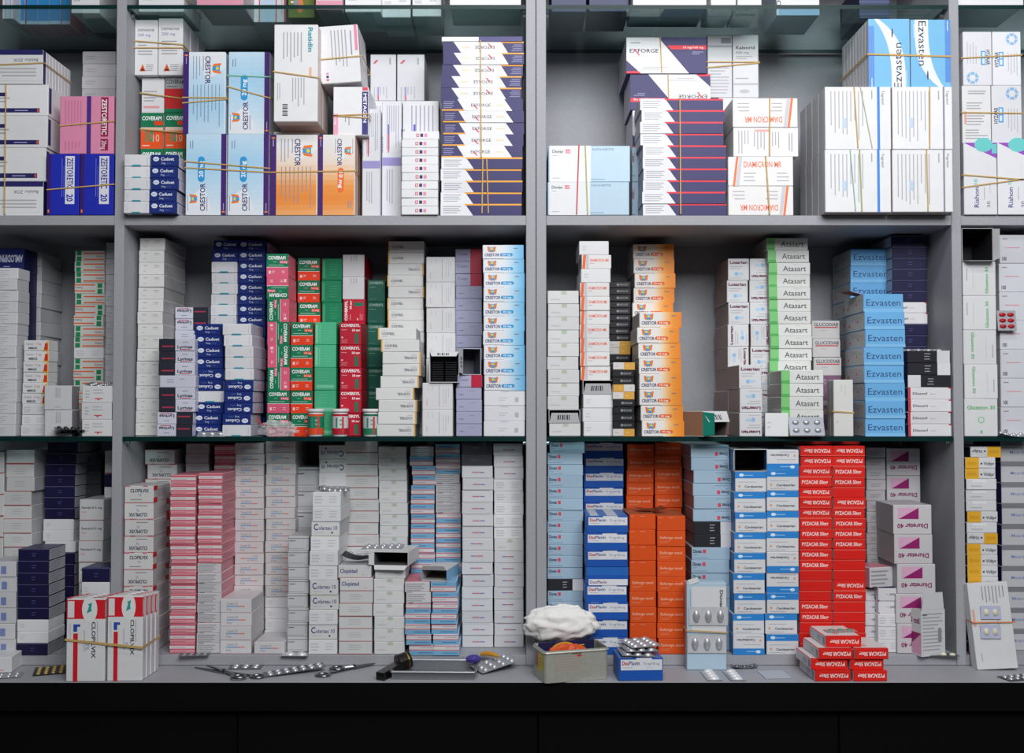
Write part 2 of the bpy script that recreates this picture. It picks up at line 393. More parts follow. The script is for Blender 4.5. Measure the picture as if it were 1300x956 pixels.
@sty('cvten', 'green_orange_carton', 'green and orange carton with a large ten', '#127a54', '#c9c9cc')
def _(c):
    c.R(0, .62, 1, 1, '#127a54'); c.R(0, 0, 1, .6, '#ef5a26'); c.R(0, .5, 1, .6, '#e8c9b8'); c.T('COVERAM', .06, .8, .11, '#fff', .86, 0, .03); c.R(.6, .66, .98, .77, '#f0431f'); c.T('10', .22, .2, .3, '#1f9b76', .34, 0, .03); c.T('10', .55, .2, .2, '#f9d2b8', .28); c.L(.08, .05, .6, .13, 1, '#ffd8c8')
@sty('cvgrey', 'red_grey_carton', 'grey and red carton with white lettering', '#9fa0a4', '#b8342e')
def _(c): c.R(0, .1, 1, .66, '#c02a2c'); c.R(0, 0, 1, .1, '#127a54'); c.T('COVERAM', .05, .8, .11, '#3f4a48', .9, 0, .03); c.L(.1, .68, .9, .76, 1, '#6a6a6e')
@sty('cvback', 'white_red_line_carton', 'white carton back with a faint red line', '#dedee0')
def _(c): c.L(.1, .3, .8, .65, 4, GR, 3); c.R(.1, .14, .8, .2, '#e8a0a0')
@sty('tick', 'blank_carton', 'white carton with three upright ticks', '#d6d6d8', '#8d8a8c')
def _(c):
    for k in range(3): c.R(.42+k*.07, .5, .445+k*.07, .92, GR)
    c.R(.4, .1, .6, .14, '#bdbdc2')
@sty('grn', 'mint_green_carton', 'plain mint green carton with pale print', '#4fb98a', '#2f8f68')
def _(c): c.R(.05, .1, .16, .9, '#7fd0aa'); c.R(.22, .12, .27, .88, '#74c8a1'); c.L(.4, .2, .9, .8, 5, '#62c298', 3)
@sty('grn3', 'deep_green_carton', 'plain deep green carton with pale print', '#178458', '#126846')
def _(c): c.R(.05, .1, .16, .9, '#3fa27a'); c.L(.4, .2, .9, .8, 5, '#2f9a70', 3)
@sty('grn2', 'mint_green_carton', 'mint green carton with large pale word', '#45ac7f', '#2f8f68')
def _(c): c.R(.1, .1, .9, .24, '#74c8a1'); c.L(.15, .4, .85, .85, 4, '#5abb90', 4)
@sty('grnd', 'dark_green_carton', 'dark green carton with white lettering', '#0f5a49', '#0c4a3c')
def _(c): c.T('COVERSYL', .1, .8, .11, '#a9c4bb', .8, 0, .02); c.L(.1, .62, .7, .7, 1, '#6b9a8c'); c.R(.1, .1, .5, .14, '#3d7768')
@sty('cvs', 'crimson_carton', 'crimson carton with white lettering and a green bar', '#c11f36', '#a3182b')
def _(c): c.T('COVERSYL', .06, .8, .12, '#fff', .88, 0, .03); c.T('10 mg', .58, .6, .1, '#fff', .36, 0, .03); c.L(.08, .63, .5, .7, 1, '#eaa8b0'); c.R(.7, .06, .86, .5, '#1d7a5c'); c.R(.08, .3, .16, .36, '#f3cdd2'); c.L(.08, .08, .5, .24, 3, '#e4909b', 4)
@sty('cvw', 'blank_carton', 'white carton with three grey ticks', '#dadadd', '#a8182c')
def _(c): c.R(.38, .72, .41, .95, GR); c.R(.5, .72, .53, .95, GR); c.R(.62, .72, .65, .95, GR)
def oval(c, u, v, ru, rv): c.E(u, v, ru, rv, '#dfe6f2')
@sty('cad', 'navy_carton', 'navy carton with a white oval emblem', '#1b2f78', '#c9cede', '#16265f', lambda c: (c.R(0, 0, .12, 1, '#1b2f78'), c.L(.3, .3, .9, .8, 3, '#d9b0bd')))
def _(c): oval(c, .2, .62, .115, .2); c.T('pfizer', .13, .56, .13, '#1b2f78', .14); c.T('Caduet', .38, .5, .26, '#e9ecf4', .5, 0, .02); c.T('5mg', .4, .2, .16, '#cdd6ea', .15); c.L(.6, .2, .88, .32, 1, '#5a70ad')
@sty('cadw', 'teal_tabbed_carton', 'white carton end with a teal tab', '#dfe0e4', '#c9cede')
def _(c): c.G([(.3, 0), (.68, 0), (.64, .12), (.34, .12)], '#2495a8'); c.V(.06, .2, .2, .8, 2, '#cdced4', 2); c.R(.9, .15, .94, .8, '#cdced4')
def flame(c, u, v, k, a):
    """orange and blue emblem; k its height in v, a the u per v ratio"""
    def p(x, y): return (u+x*k*a, v+y*k)
    c.G([p(-.5, .5), p(-.28, .5), p(-.1, -.5), p(-.42, -.3)], '#f07a26'); c.G([p(.5, .5), p(.28, .5), p(.1, -.5), p(.42, -.3)], '#f07a26')
    c.G([p(-.28, .38), p(.28, .38), p(.16, -.42), p(-.16, -.42)], '#2a9fd6'); c.E(*p(0, .1), .17*k*a, .17*k, '#f7cf1e', 10)
def grad(c, cols, u0, u1, v0=0, v1=1, n=14):
    rgb = [[int(k[i:i+2], 16) for i in (1, 3, 5)] for k in cols]
    for i in range(n):
        t = i/(n-1)*(len(cols)-1); q = min(int(t), len(cols)-2); f = t-q
        h = '#%02x%02x%02x' % tuple(round(rgb[q][k]*(1-f)+rgb[q+1][k]*f) for k in range(3))
        c.R(u0+(u1-u0)*i/n, v0, u0+(u1-u0)*(i+1)/n, v1, h)
def crend(pill, cols):
    def fn(c):
        grad(c, cols, .5, 1); a = c.H/c.W
        flame(c, .22, .68, .42, a*1.5); c.T('CRESTOR', .05, .2, .2, '#39336e', .36, 0, .02); c.R(.46, .2, .7, .42, pill); c.E(.46, .31, .11*a, .11, pill); c.E(.7, .31, .11*a, .11, pill); c.T('10 mg' if pill[1] == 'e' else '20 mg', .475, .25, .12, '#fff', .2, 0, .01); c.L(.76, .68, .94, .84, 1, '#7f7a80')
    return fn
sty('cro', 'flame_orange_carton', 'white-to-orange carton with a flame emblem', '#e9e7e4', '#b9b4b0', '#e2a878')(crend('#e8682a', ['#f0e2d2', '#f3cda0', '#f3b266', '#f09a3c', '#ee8f2e', '#ec8826']))
sty('crb', 'flame_blue_carton', 'white-to-blue carton with a flame emblem', '#e6e8ec', '#c2cfdc', '#d8e4ec')(crend('#2f9bd6', ['#dfe8ef', '#cfe2f0', '#b6d8ee', '#98cbe9', '#7fbfe6', '#6cb4e2']))
@sty('crbw', 'flame_blue_carton', 'white carton end with a small square code', '#e2e3e8', '#c2cfdc')
def _(c): c.R(.75, .25, .84, .55, '#b9bac2'); c.L(.36, .3, .6, .6, 2, '#cdced6'); c.R(.4, .93, .6, .97, '#c4c0c8')
def crbig(blue, front):
    """the broad face in landscape, later turned to stand on end"""
    P = '#43206f'
    def fn(c):
        a = c.H/c.W
        if blue: cols = ['#dfe9f1', '#cfe3f1', '#c2ddf0', '#b4d8ef', '#a9d2ee', '#b4d8ef', '#c2ddf0']
        else: cols = ['#e6e4e6', '#e9e2de', '#ecd9ca', '#f0bd8e', '#f09744', '#ee8c36', '#f2a866']
        grad(c, cols, 0, 1, .02, .98, 16)
        c.G([(.0, .3), (.35, .55), (.2, .98), (0, .98)], '#e6eaf0' if blue else '#eae8e8')
        c.R(0, 0, 1, .13, P); c.R(.03, .03, .05, .1, OR); c.L(.06, .04, .2, .09, 1, '#b9a9d0')
        flame(c, .2, .78, .22, a*1.15) if not front else flame(c, .2, .8, .2, a*1.15)
        c.T('CRESTOR', .05, .52, .12, '#39336e', .34, 0, .02); c.L(.05, .44, .34, .5, 1, '#9b9bb2')
        if front:
            pc = '#2f9bd6' if blue else '#f0702a'; c.R(.45, .53, .68, .7, pc); c.E(.45, .615, .085*a, .085, pc); c.E(.68, .615, .085*a, .085, pc); c.T('20 mg' if blue else '10 mg', .465, .57, .1, '#fff', .2, 0, .02); c.L(.82, .8, .97, .92, 2, '#7d90ad', 4); c.L(.05, .92, .35, .96, 1, '#7d90ad')
        else: c.L(.4, .2, .95, .9, 8, '#8b93ad', 3, .2); c.L(.05, .2, .36, .42, 3, '#8b93ad', 6, .2)
    return fn
sty('crB', 'broad_blue_flame_carton', 'tall pale blue carton with purple strip', '#dfe7ee', '#d7dbe2')(crbig(True, True))
sty('crBb', 'broad_blue_flame_carton', 'tall pale blue carton showing rows of print', '#dfe7ee', '#b7d3e4')(crbig(True, False))
sty('crO', 'broad_orange_flame_carton', 'tall orange carton with orange dose pill', '#ece4de', '#e5c3b4')(crbig(False, True))
sty('crOb', 'broad_orange_flame_carton', 'tall orange carton with purple strip', '#ece4de', '#e5c3b4')(crbig(False, False))
@sty('rat', 'teal_lettered_carton', 'tall white carton with teal lettering and barcode', '#e4e4e6', '#d8c9c6', '#dcc6c0')
def _(c):
    c.T('Ratidin', .78, .97, .1, '#2a9aa0', .3, -90, .03); c.V(.18, .5, .66, .92, 6, GR, 4); c.V(.06, .12, .16, .4, 2, GR, 4); c.V(.4, .1, .72, .45, 5, GR, 7); c.R(.8, .46, .86, .56, '#eab39a')
    for k in range(7): c.R(.2, .06+k*.018, .32, .06+k*.018+(.006 if k % 2 else .012), '#444')
@sty('alt', 'pink_edged_carton', 'white carton with a pink edge and tiny colour dots', '#e4e4e7', '#cfcad0')
def _(c): c.V(.28, .15, .72, .92, 5, GR, 3); c.R(.9, .55, .97, 1, '#e48aa5'); c.R(.14, .1, .2, .14, '#2b2a66'); c.R(.14, .16, .2, .19, '#e48aa5'); c.V(.76, .2, .86, .9, 1, '#8a8aa0'); c.R(.14, .05, .2, .08, '#d9435a')
@sty('altn', 'navy_labelled_carton', 'white carton with a navy side label', '#e4e4e7', '#d7d7dc')
def _(c): c.R(.82, .02, .99, .9, '#35357e'); c.T('METAGEN', .86, .86, .09, '#fff', .7, -90, .02); c.R(.83, .92, .98, .99, '#d9435a'); c.R(.02, .02, .14, .45, '#eda3bb'); c.T('5 mg', .04, .4, .06, '#fff', .3, -90); c.V(.3, .2, .5, .4, 2)
@sty('swirl', 'red_emblem_carton', 'white carton with a small red diagonal emblem', '#d7d7dc', '#c5c5cb')
def _(c): c.G([(.1, .80), (.2, .80), (.32, .88), (.22, .88)], '#cf5a62'); c.R(.74, .78, .8, .92, '#9aa'); c.V(.1, .02, .7, .3, 5, '#b5b5be', 2); c.R(.3, 0, .34, .3, '#8f8fd0'); c.R(.3, 0, .34, .12, '#d9435a')
@sty('lilac', 'lilac_banded_carton', 'tall white carton with a lilac band', '#dedfe4', '#cfcfd6')
def _(c): c.R(0, .45, 1, .52, '#9a92cc'); c.V(.2, .58, .9, .96, 6, '#a4a4b4', 2); c.T('GARDITE', .06, .56, .1, '#5a5a80', .2, 90); c.R(.3, .56, .36, .72, '#d9435a'); c.R(.3, .72, .36, .8, '#5a5ac0'); c.V(.2, .1, .6, .42, 3, '#a4a4b4', 5)
@sty('sq3', 'three_square_carton', 'slim white carton with three tiny coloured squares', '#e6e6e8', '#d9d9de')
def _(c): c.R(.38, .3, .46, .7, '#cf5563'); c.R(.4, .38, .44, .62, '#ecd5d8'); c.R(.49, .3, .57, .7, '#2b2a66'); c.R(.6, .3, .68, .7, '#ee8fb0')
def exf(line, alt):
    N = '#2d2763'
    def a(c):  # white field left, navy right
        c.R(0, 0, 1, 1, '#e6e6ea'); c.G([(.3, 1), (1, 1), (1, 0), (.4, 0)], N); c.G([(.29, 1), (1, 1), (1, .86), (.305, .86)], line); c.L(.03, .15, .3, .85, 4, '#9a9aa8', 3)
    def b(c):  # navy end, white slanted field with lettering
        c.R(0, 0, 1, 1, N); c.G([(.19, 1), (.77, 1), (.87, 0), (.28, 0)], '#e8e8ec'); c.L(.02, .2, .18, .85, 4, '#9d9cc4', 3, .3); c.T('EXFORGE', .36, .36, .26, '#4a4a55', .24, 0, .01); c.G([(.38, .5), (.4, .5), (.45, .15), (.43, .15)], '#d8404f'); c.R(.66, .42, .76, .55, '#e8d9b8'); c.G([(0, .12), (.27, .12), (.28, 0), (0, 0)], line)
    def big(c):
        c.R(0, 0, 1, 1, '#e7e7ea'); c.G([(0, .36), (0, 0), (.18, 0)], N); c.G([(.4, 1), (1, 1), (1, 0), (.78, 0)], N); c.G([(.5, .78), (1, .78), (1, .67), (.56, .67)], line); c.G([(0, 0), (.18, 0), (.155, .06), (0, .06)], line); c.T('EXFORGE', .04, .58, .1, '#33333c', .36, 0, .02); c.G([(.09, .68), (.11, .68), (.17, .5), (.15, .5)], '#d8404f'); c.T('10 mg/160 mg', .71, .695, .06, '#fff', .25); c.L(.2, .1, .55, .2, 2, GR); c.L(.05, .8, .25, .9, 1, GR); c.L(.82, .52, .97, .62, 2, '#9d9cc4')
    return a, b, big
a_, b_, big_ = exf(YL, 0)
sty('exya', 'navy_yellow_carton', 'navy and white diagonal carton with yellow line', '#2d2763', '#c9c6cc')(a_)
sty('exyb', 'navy_yellow_carton', 'navy-ended carton with slanted white field', '#2d2763', '#c9c6cc')(b_)
a_, b_, big_ = exf('#e8233a', 0)
sty('exra', 'navy_red_carton', 'navy and white diagonal carton with red line', '#2d2763', '#c3c3ca')(a_)
sty('exrB', 'broad_navy_red_carton', 'broad navy and white carton', '#2d2763', '#d0d0d6', '#2d2763')(big_)
@sty('exw', 'white_navy_carton', 'flat white and navy carton', '#e6e6ea')
def _(c): c.R(.46, 0, 1, 1, '#4a4580')
@sty('dio', 'two_tone_carton', 'white and light blue carton', '#b9d2e4', '#9fc0d8')
def _(c): c.R(.02, 0, .52, 1, '#e7e8ea'); c.T('Diovan', .05, .8, .09, '#33333c', .13, 0, .02); c.R(.21, .79, .27, .9, '#e2566b'); c.T('160', .215, .81, .07, '#fff', .05); c.L(.05, .08, .2, .13, 1); c.T('NOVARTIS', .54, .87, .06, '#5a7fa0', .26); c.L(.52, .05, .8, .1, 1, '#7d9cba'); c.L(.05, .7, .14, .75, 1)
@sty('dios', 'pale_blue_carton', 'pale blue carton with a red square', '#a6bfd2', '#8f7f86', '#c8d8e4')
def _(c): c.T('Diovan', .04, .58, .26, '#2f3c55', .22, 0, .03); c.R(.29, .55, .37, .85, '#dc4a60'); c.L(.05, .38, .2, .48, 1, '#7088a0'); c.L(.05, .12, .62, .24, 1, '#7f97ae', 3)
@sty('diow', 'dark_banded_carton', 'dark carton end with a white block', '#2a2a31', '#8f7f86')
def _(c): c.R(.7, 0, 1, 1, '#d8d9de'); c.L(.42, .2, .6, .85, 3, '#b5b5bd', 4, .25)
@sty('kal', 'grey_bird_carton', 'pale grey carton with small dark lettering', '#d6d7db', '#c2c2c8')
def _(c): c.T('Kaleorid', .12, .77, .05, '#3c3c44', .74, 0, .02); c.T('600 mg', .12, .7, .035, '#55555f', .5); c.L(.12, .6, .8, .67, 2); c.R(0, .2, 1, .23, '#b5b7bf'); c.L(.1, .28, .9, .33, 1); c.E(.45, .1, .2, .03, '#b5b7bf')
@sty('kalb', 'grey_print_carton', 'pale grey carton with dark print block', '#d3d4d8', '#c2c2c8')
def _(c): c.R(.55, .86, .95, .95, '#8a8c96'); c.R(0, .8, 1, .83, '#a9abb4'); c.L(.1, .05, .9, .5, 9, '#b0b2ba', 5)
@sty('dmr', 'orange_striped_carton', 'white carton with orange slanted stripe and orange lettering', '#e8e6e6', '#cfcdd0', None)
def _(c): c.G([(.07, 0), (.105, 0), (.16, 1), (.125, 1)], '#f0743a'); c.G([(.11, 0), (.17, 0), (.22, 1), (.17, 1)], '#c9c9d0'); c.T('DIAMICRON MR', .24, .64, .2, '#ee7346', .58, 0, .01); c.L(.24, .12, .5, .5, 3, GR, 4, .2); c.L(.75, .12, .95, .5, 3, GR, 6, .2)
@sty('dmrt', 'grey_print_carton', 'white carton with columns of grey print', '#e6e5e6', '#cfcdd0')
def _(c): c.V(.06, .1, .25, .9, 4, GR, 2); c.V(.3, .1, .5, .85, 4, GR, 3); c.V(.58, .1, .72, .85, 3, GR, 4); c.R(.33, .86, .55, .93, '#e9a5a0'); c.V(.84, .1, .92, .8, 2, '#8a8a90', 5)
@sty('dms', 'small_orange_striped_carton', 'small white carton with orange stripe', '#e4e2e2', '#d0cdcc')
def _(c): c.G([(.02, 0), (.12, 0), (.15, 1), (.05, 1)], '#ee6a32'); c.R(.15, 0, .24, 1, '#c4c4ca'); c.T('DIAMICRON MR', .28, .52, .2, '#ea6a4a', .64, 0, .02); c.L(.28, .34, .5, .44, 1)
@sty('teg', 'blue_striped_carton', 'big white carton with a blue stripe', '#e5e5e7', '#c3c3c8', '#b5a9a5')
def _(c): c.R(.79, 0, .83, 1, '#3a86dc'); c.V(.06, .1, .6, .93, 9, '#a9a9b0', 3, .22); c.T('Tegretol', .86, .94, .04, '#6a6a74', .22, -90); c.V(.68, .72, .74, .94, 1); c.R(.26, .35, .32, .5, '#bcd2ea')
@sty('tegg', 'grey_striped_carton', 'big white carton with a grey stripe', '#e5e5e7', '#c3b6b0', '#b5a9a5')
def _(c): c.R(.84, 0, .87, 1, '#8c8c9c'); c.V(.06, .1, .64, .93, 9, '#a9a9b0', 5, .22); c.T('Tegretol', .9, .94, .04, '#6a6a74', .22, -90); c.R(.28, .35, .34, .5, '#bcd2ea'); c.V(.74, .7, .8, .94, 1)
def ezb(c):
    B, B2 = '#79bce6', '#5f93dc'
    c.R(0, 0, 1, 1, B); c.R(0, .86, .9, 1, B2) ; sw = []
    import math as m
    lo = [(i/10, .44 + .42*(i/10)**3.2) for i in range(11)]; hi = [(i/10, .10 + .66*(i/10)**3.6) for i in range(11)]
    for i in range(10): c.G([hi[i], hi[i+1], (lo[i+1][0], max(lo[i+1][1], hi[i+1][1]+.06)), lo[i]], '#e9edf2')
    c.T('Ezvasten', .02, .20, .19, '#2d3442', .64, 0, .0); c.E(.8, .42, .07, .02, '#3d4656', 8); c.L(.05, .06, .4, .1, 1, '#d9ecf8'); c.L(.02, .9, .25, .95, 1, '#e8f2fa')
sty('ezB', 'broad_sky_blue_carton', 'tall sky blue carton with white swoosh', '#79bce6', '#c9cdd4')(ezb)
@sty('ezs', 'white_spine_carton', 'white carton spine with grey print', '#d6d8dc', '#cfd2d8', None, lambda c: (c.R(.0, .05, .5, .4, '#e4e6ea')))
def _(c): c.R(0, 0, 1, 1, '#cfd8e2')
@sty('ezv', 'sky_blue_carton', 'sky blue carton with dark lettering', '#6db0e4', '#b9bcc0', '#7fb9e6', lambda c: (c.R(.18, .3, .24, .42, '#d9542e'), c.R(.6, .45, .66, .57, '#d9542e'), c.L(.3, .6, .9, .85, 3, '#a4a8ae', 2)))
def _(c): c.R(0, 0, 1, .18, '#82bfea'); c.T('Ezvasten', .07, .34, .36, '#33507c', .86, 0, .0)
def ring(c, u, v, r):
    a = c.W/c.H
    for k in range(6):
        t0, t1 = k*1.047+.1, (k+1)*1.047-.1
        c.G([(u+r*math.cos(t0), v+r*a*math.sin(t0)), (u+r*math.cos(t1), v+r*a*math.sin(t1)), (u+.55*r*math.cos(t1), v+.55*r*a*math.sin(t1)), (u+.55*r*math.cos(t0), v+.55*r*a*math.sin(t0))], '#8fb9e2')
@sty('hyz', 'ring_emblem_carton', 'white carton with pale blue ring emblem', '#e2e3e8', '#c9ccd6')
def _(c): ring(c, .68, .86, .22); c.T('HYZAAR', .2, .34, .13, '#55586a', .28, 90, .02); c.R(.22, .36, .38, .62, '#3f9be0'); c.V(.5, .1, .9, .6, 4, '#b4b5c0', 3, .2); c.R(.25, .38, .34, .48, '#d9ecfa'); c.R(.25, .5, .34, .6, '#d9ecfa')
@sty('ris', 'wave_emblem_carton', 'tall white carton with turquoise wave and purple corner', '#e4e4e8', '#b9b9c2')
def _(c): c.G([(.0, 1), (1, 1), (1, .78)], '#9a4fc0'); c.E(.6, .97, .28, .1, '#6fcfcd'); c.R(.85, .85, 1, .98, '#6fcfcd'); c.T('Rishon', .44, .1, .14, '#4a4a8c', .28, 90, .01); c.T('10', .4, .42, .1, '#57c7c2', .12, 90, .02); c.T('30', .78, .1, .1, '#6a6a74', .1, 90); c.V(.58, .1, .64, .38, 1); c.V(.76, .22, .8, .42, 1)
@sty('aml', 'navy_lettered_carton', 'navy carton with white lettering', '#222a66', '#1b2150')
def _(c): c.T('AMLODIPINE', .03, .3, .3, '#c9cde0', .94, 0, .03); c.L(.5, .74, .9, .84, 1, '#9aa3cc')
@sty('wht', 'thin_white_carton', 'slim white carton with grey print rows', '#d4d6d8', '#c4c6ca')
def _(c): c.L(.08, .15, .9, .85, 4, '#b4b7ba', 3, .3)
@sty('con', 'flame_corner_carton', 'small white carton with a red and yellow corner', '#dedfe0', '#d2d3d6')
def _(c): c.G([(.78, 0), (1, 0), (1, .95), (.93, .9)], '#f0b32a'); c.G([(.82, .1), (.97, .05), (.97, .7), (.86, .75)], '#d63a26'); c.T('Concor', .1, .58, .2, '#6a6a74', .3); c.T('5 mg', .5, .58, .2, '#cf5a50', .2); c.T('MERCK', .2, .18, .18, '#3f4048', .36, 0, .04)
@sty('rgr', 'green_square_carton', 'white carton with orange lines and green squares', '#d3d3cf', '#c6c6c4')
def _(c): c.R(.06, .55, .22, .98, '#1f8a58'); c.R(.06, .04, .22, .45, '#1f8a58'); c.R(.3, .68, 1, .8, '#df6a3a'); c.R(.3, .12, 1, .24, '#df6a3a'); c.T('Duphas', .72, .36, .2, '#55555a', .25)
@sty('rdm', 'red_mark_carton', 'white carton with a small red mark', '#dcdcdd', '#cfcfd2')
def _(c): c.R(.42, .22, .68, .28, '#cf4a55'); c.G([(.5, .22), (.58, .22), (.54, .12)], '#cf4a55'); c.L(.1, .25, .3, .8, 3, '#b9b9bf', 3); c.L(.36, .5, .9, .85, 2, '#c0c0c6', 4)
@sty('tal', 'two_line_carton', 'white carton with four faint grey dashes', '#dddcda', '#a9a7a6')
def _(c): c.R(.2, .72, .36, .78, '#b0b0b0'); c.R(.62, .72, .82, .78, '#b0b0b0'); c.R(.2, .28, .28, .34, '#b8b8b8'); c.R(.62, .6, .82, .64, '#c0c0c0')
@sty('lyd', 'half_dark_carton', 'carton with charcoal half and white lettered half', '#d0d2e0', '#c2c4d2')
def _(c): c.R(0, 0, .46, 1, '#2b2d3a'); c.R(.08, .32, .42, .44, '#a83a50'); c.T('Lyrivas', .52, .22, .24, '#3f4050', .42, 0, .03); c.R(.6, .1, .9, .16, '#cf4a60'); c.L(.65, .66, .92, .78, 1, '#7f8296')
@sty('lyw', 'lavender_white_carton', 'lavender white carton with faint dashes', '#d0d2e0', '#c2c4d2')
def _(c): c.L(.2, .35, .4, .75, 2, '#a8abbe', 2); c.L(.55, .6, .8, .8, 1, '#a8abbe')
@sty('yel', 'yellow_edged_carton', 'white carton with a yellow edge', '#e0e0df', '#b7b7ba')
def _(c): c.R(0, 0, .035, 1, '#e9ac3c'); c.T('COSYREL', .1, .4, .2, '#4f5260', .34, 0, .02); c.L(.1, .22, .32, .3, 1, '#d08a8a'); c.L(.1, .72, .3, .8, 1, '#c0c0c6')
@sty('sqw', 'tall_line_carton', 'squarish white carton with a thin vertical line', '#dbdadb', '#c9c8ca')
def _(c): c.R(.55, .1, .565, .92, '#9a9ab0'); c.V(.66, .2, .9, .8, 3, '#c3c3ca', 2); c.R(.14, .15, .16, .4, '#d9a9b0'); c.V(.12, .6, .4, .9, 2, '#cfcfd4', 4)
@sty('lav', 'lavender_carton', 'lavender carton with a small dash', '#aaabc6', '#9596b0')
def _(c): c.L(.12, .3, .4, .5, 1, '#7f80a0'); c.L(.5, .66, .85, .76, 1, '#8e8fac', 4)
@sty('lavr', 'lavender_crimson_carton', 'lavender carton with a crimson end', '#aaabc6', '#9596b0')
def _(c): c.R(.57, 0, 1, 1, '#b8203f'); c.T('Cozaar', .08, .5, .26, '#6a6b92', .4)
@sty('hol', 'seal_carton', 'white carton with a faint shiny seal', '#d9dada', '#bfbfc0')
def _(c): c.R(.44, .72, .62, .98, '#b6cbb9'); c.R(.48, .78, .55, .95, '#c8b9a2'); c.L(.1, .2, .4, .5, 1, '#c9c9ca', 2)
@sty('blk', 'black_carton', 'black carton with small grey lettering', '#1d1d21', '#2a2a2e')
def _(c): c.E(.42, .5, .06, .2, '#8f8f94', 6); c.T('NEXIUM', .46, .35, .3, '#8c8c92', .4, 0, .02)
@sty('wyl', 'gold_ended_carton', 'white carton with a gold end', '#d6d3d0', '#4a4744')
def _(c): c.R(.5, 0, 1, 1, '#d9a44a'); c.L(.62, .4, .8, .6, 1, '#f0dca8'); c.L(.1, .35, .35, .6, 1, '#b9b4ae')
@sty('los', 'blue_dot_carton', 'white carton with maroon lettering and blue blot', '#d9dadc', '#a08680')
def _(c): c.T('Losartan', .08, .76, .13, '#6a2440', .84, 0, .04); c.L(.1, .48, .85, .68, 2, '#b9b9c0', 3); c.E(.4, .3, .1, .09, '#8fbbe4', 8); c.R(.45, .26, .72, .36, '#b4d0ea'); c.L(.1, .08, .9, .14, 1, '#b9b9c0')
@sty('ata', 'green_banded_carton', 'white carton with a green band and grey lettering', '#dcddda', '#9a9c98', '#d2d4d0')
def _(c): c.R(.0, 0, .2, 1, '#7fca7c'); c.R(.0, 0, .2, .22, '#55b05a'); c.T('Atasart', .34, .3, .42, '#5a5d62', .56, 0, .01); c.L(.6, .84, .8, .9, 1, '#b9bcb9')
@sty('gli', 'red_underlined_carton', 'white carton with red underline and grey capitals', '#c9c7c7', '#a9a7a8')
def _(c): c.T('GLUCODIAB', .08, .7, .18, '#55555d', .86, 0, .02); c.R(.1, .6, .92, .66, '#c2414a'); c.L(.3, .42, .6, .5, 1)
@sty('pur', 'purple_carton', 'purple and grey carton', '#7d5c78', '#5f4560')
def _(c): c.T('10 mg', .3, .7, .2, '#b89ab5', .5); c.R(0, 0, 1, .16, '#a9a4a8')
@sty('lean', 'tall_white_carton', 'tall plain white carton', '#dcdcd8', '#c3c3c0')
def _(c): c.R(.15, .24, .2, .28, '#e0a0a0'); c.V(.3, .7, .7, .9, 2, '#cfcfd0')
@sty('nav', 'navy_white_carton', 'deep navy carton', '#1c1b42', '#a6a6ae', '#3a3a5c', lambda c: c.L(.08, .15, .9, .9, 4, '#85858f', 3))
def _(c): c.L(.45, .3, .62, .7, 2, '#4a4a80', 3); c.R(0, .93, 1, 1, '#55557a')
@sty('navw', 'dark_banded_carton', 'white-ended charcoal carton', '#26252e', '#2a2f62')
def _(c): c.R(.7, 0, 1, 1, '#d9d9de'); c.L(.4, .2, .6, .85, 3, '#a9a9b2', 4, .25)
@sty('redg', 'red_edged_carton', 'white carton with a red end stripe', '#dddcdf', '#2a2f62', None, lambda c: c.G([(.0, 0), (.4, 0), (.1, 1), (0, 1)], '#c9cade'))
def _(c): c.R(0, 0, .05, 1, '#cf2f42'); c.R(.94, .9, 1, 1, '#cf2f42'); c.T('Diocorl', .1, .4, .2, '#4f5068', .34, 0, .02); c.L(.5, .4, .72, .52, 1, '#c9a9b0')
@sty('glz', 'green_lettered_carton', 'white carton with upright green lettering', '#dcddde', '#c0c1c4')
def _(c): c.T('Gluzeton 30', .76, .06, .09, '#5cae6a', .78, 90, .02); c.V(.08, .2, .16, .8, 1); c.R(.3, .2, .33, .8, '#d0d2d2')
@sty('glz2', 'green_lettered_carton', 'white carton with green lettering and round emblem', '#dcddde', '#c0c1c4')
def _(c): c.T('Gluzeton 30', .08, .72, .1, '#5cae6a', .84, 0, .02); c.E(.5, .44, .1, .09, '#8fc79a', 12); c.E(.5, .44, .07, .065, '#dcddde', 12); c.E(.5, .12, .05, .05, '#8fc79a', 6)
@sty('hun', 'numbered_carton', 'long pale carton numbered in black', '#d2d3da', '#bfc0c8')
def _(c): c.T('100', .04, .1, .13, '#33333c', .08, 0, .02); c.L(.05, .82, .2, .9, 1, '#7f8090'); c.L(.1, .5, .5, .6, 1, '#d9a0a5', 4); c.R(.95, .1, 1, .2, '#cf2f42')
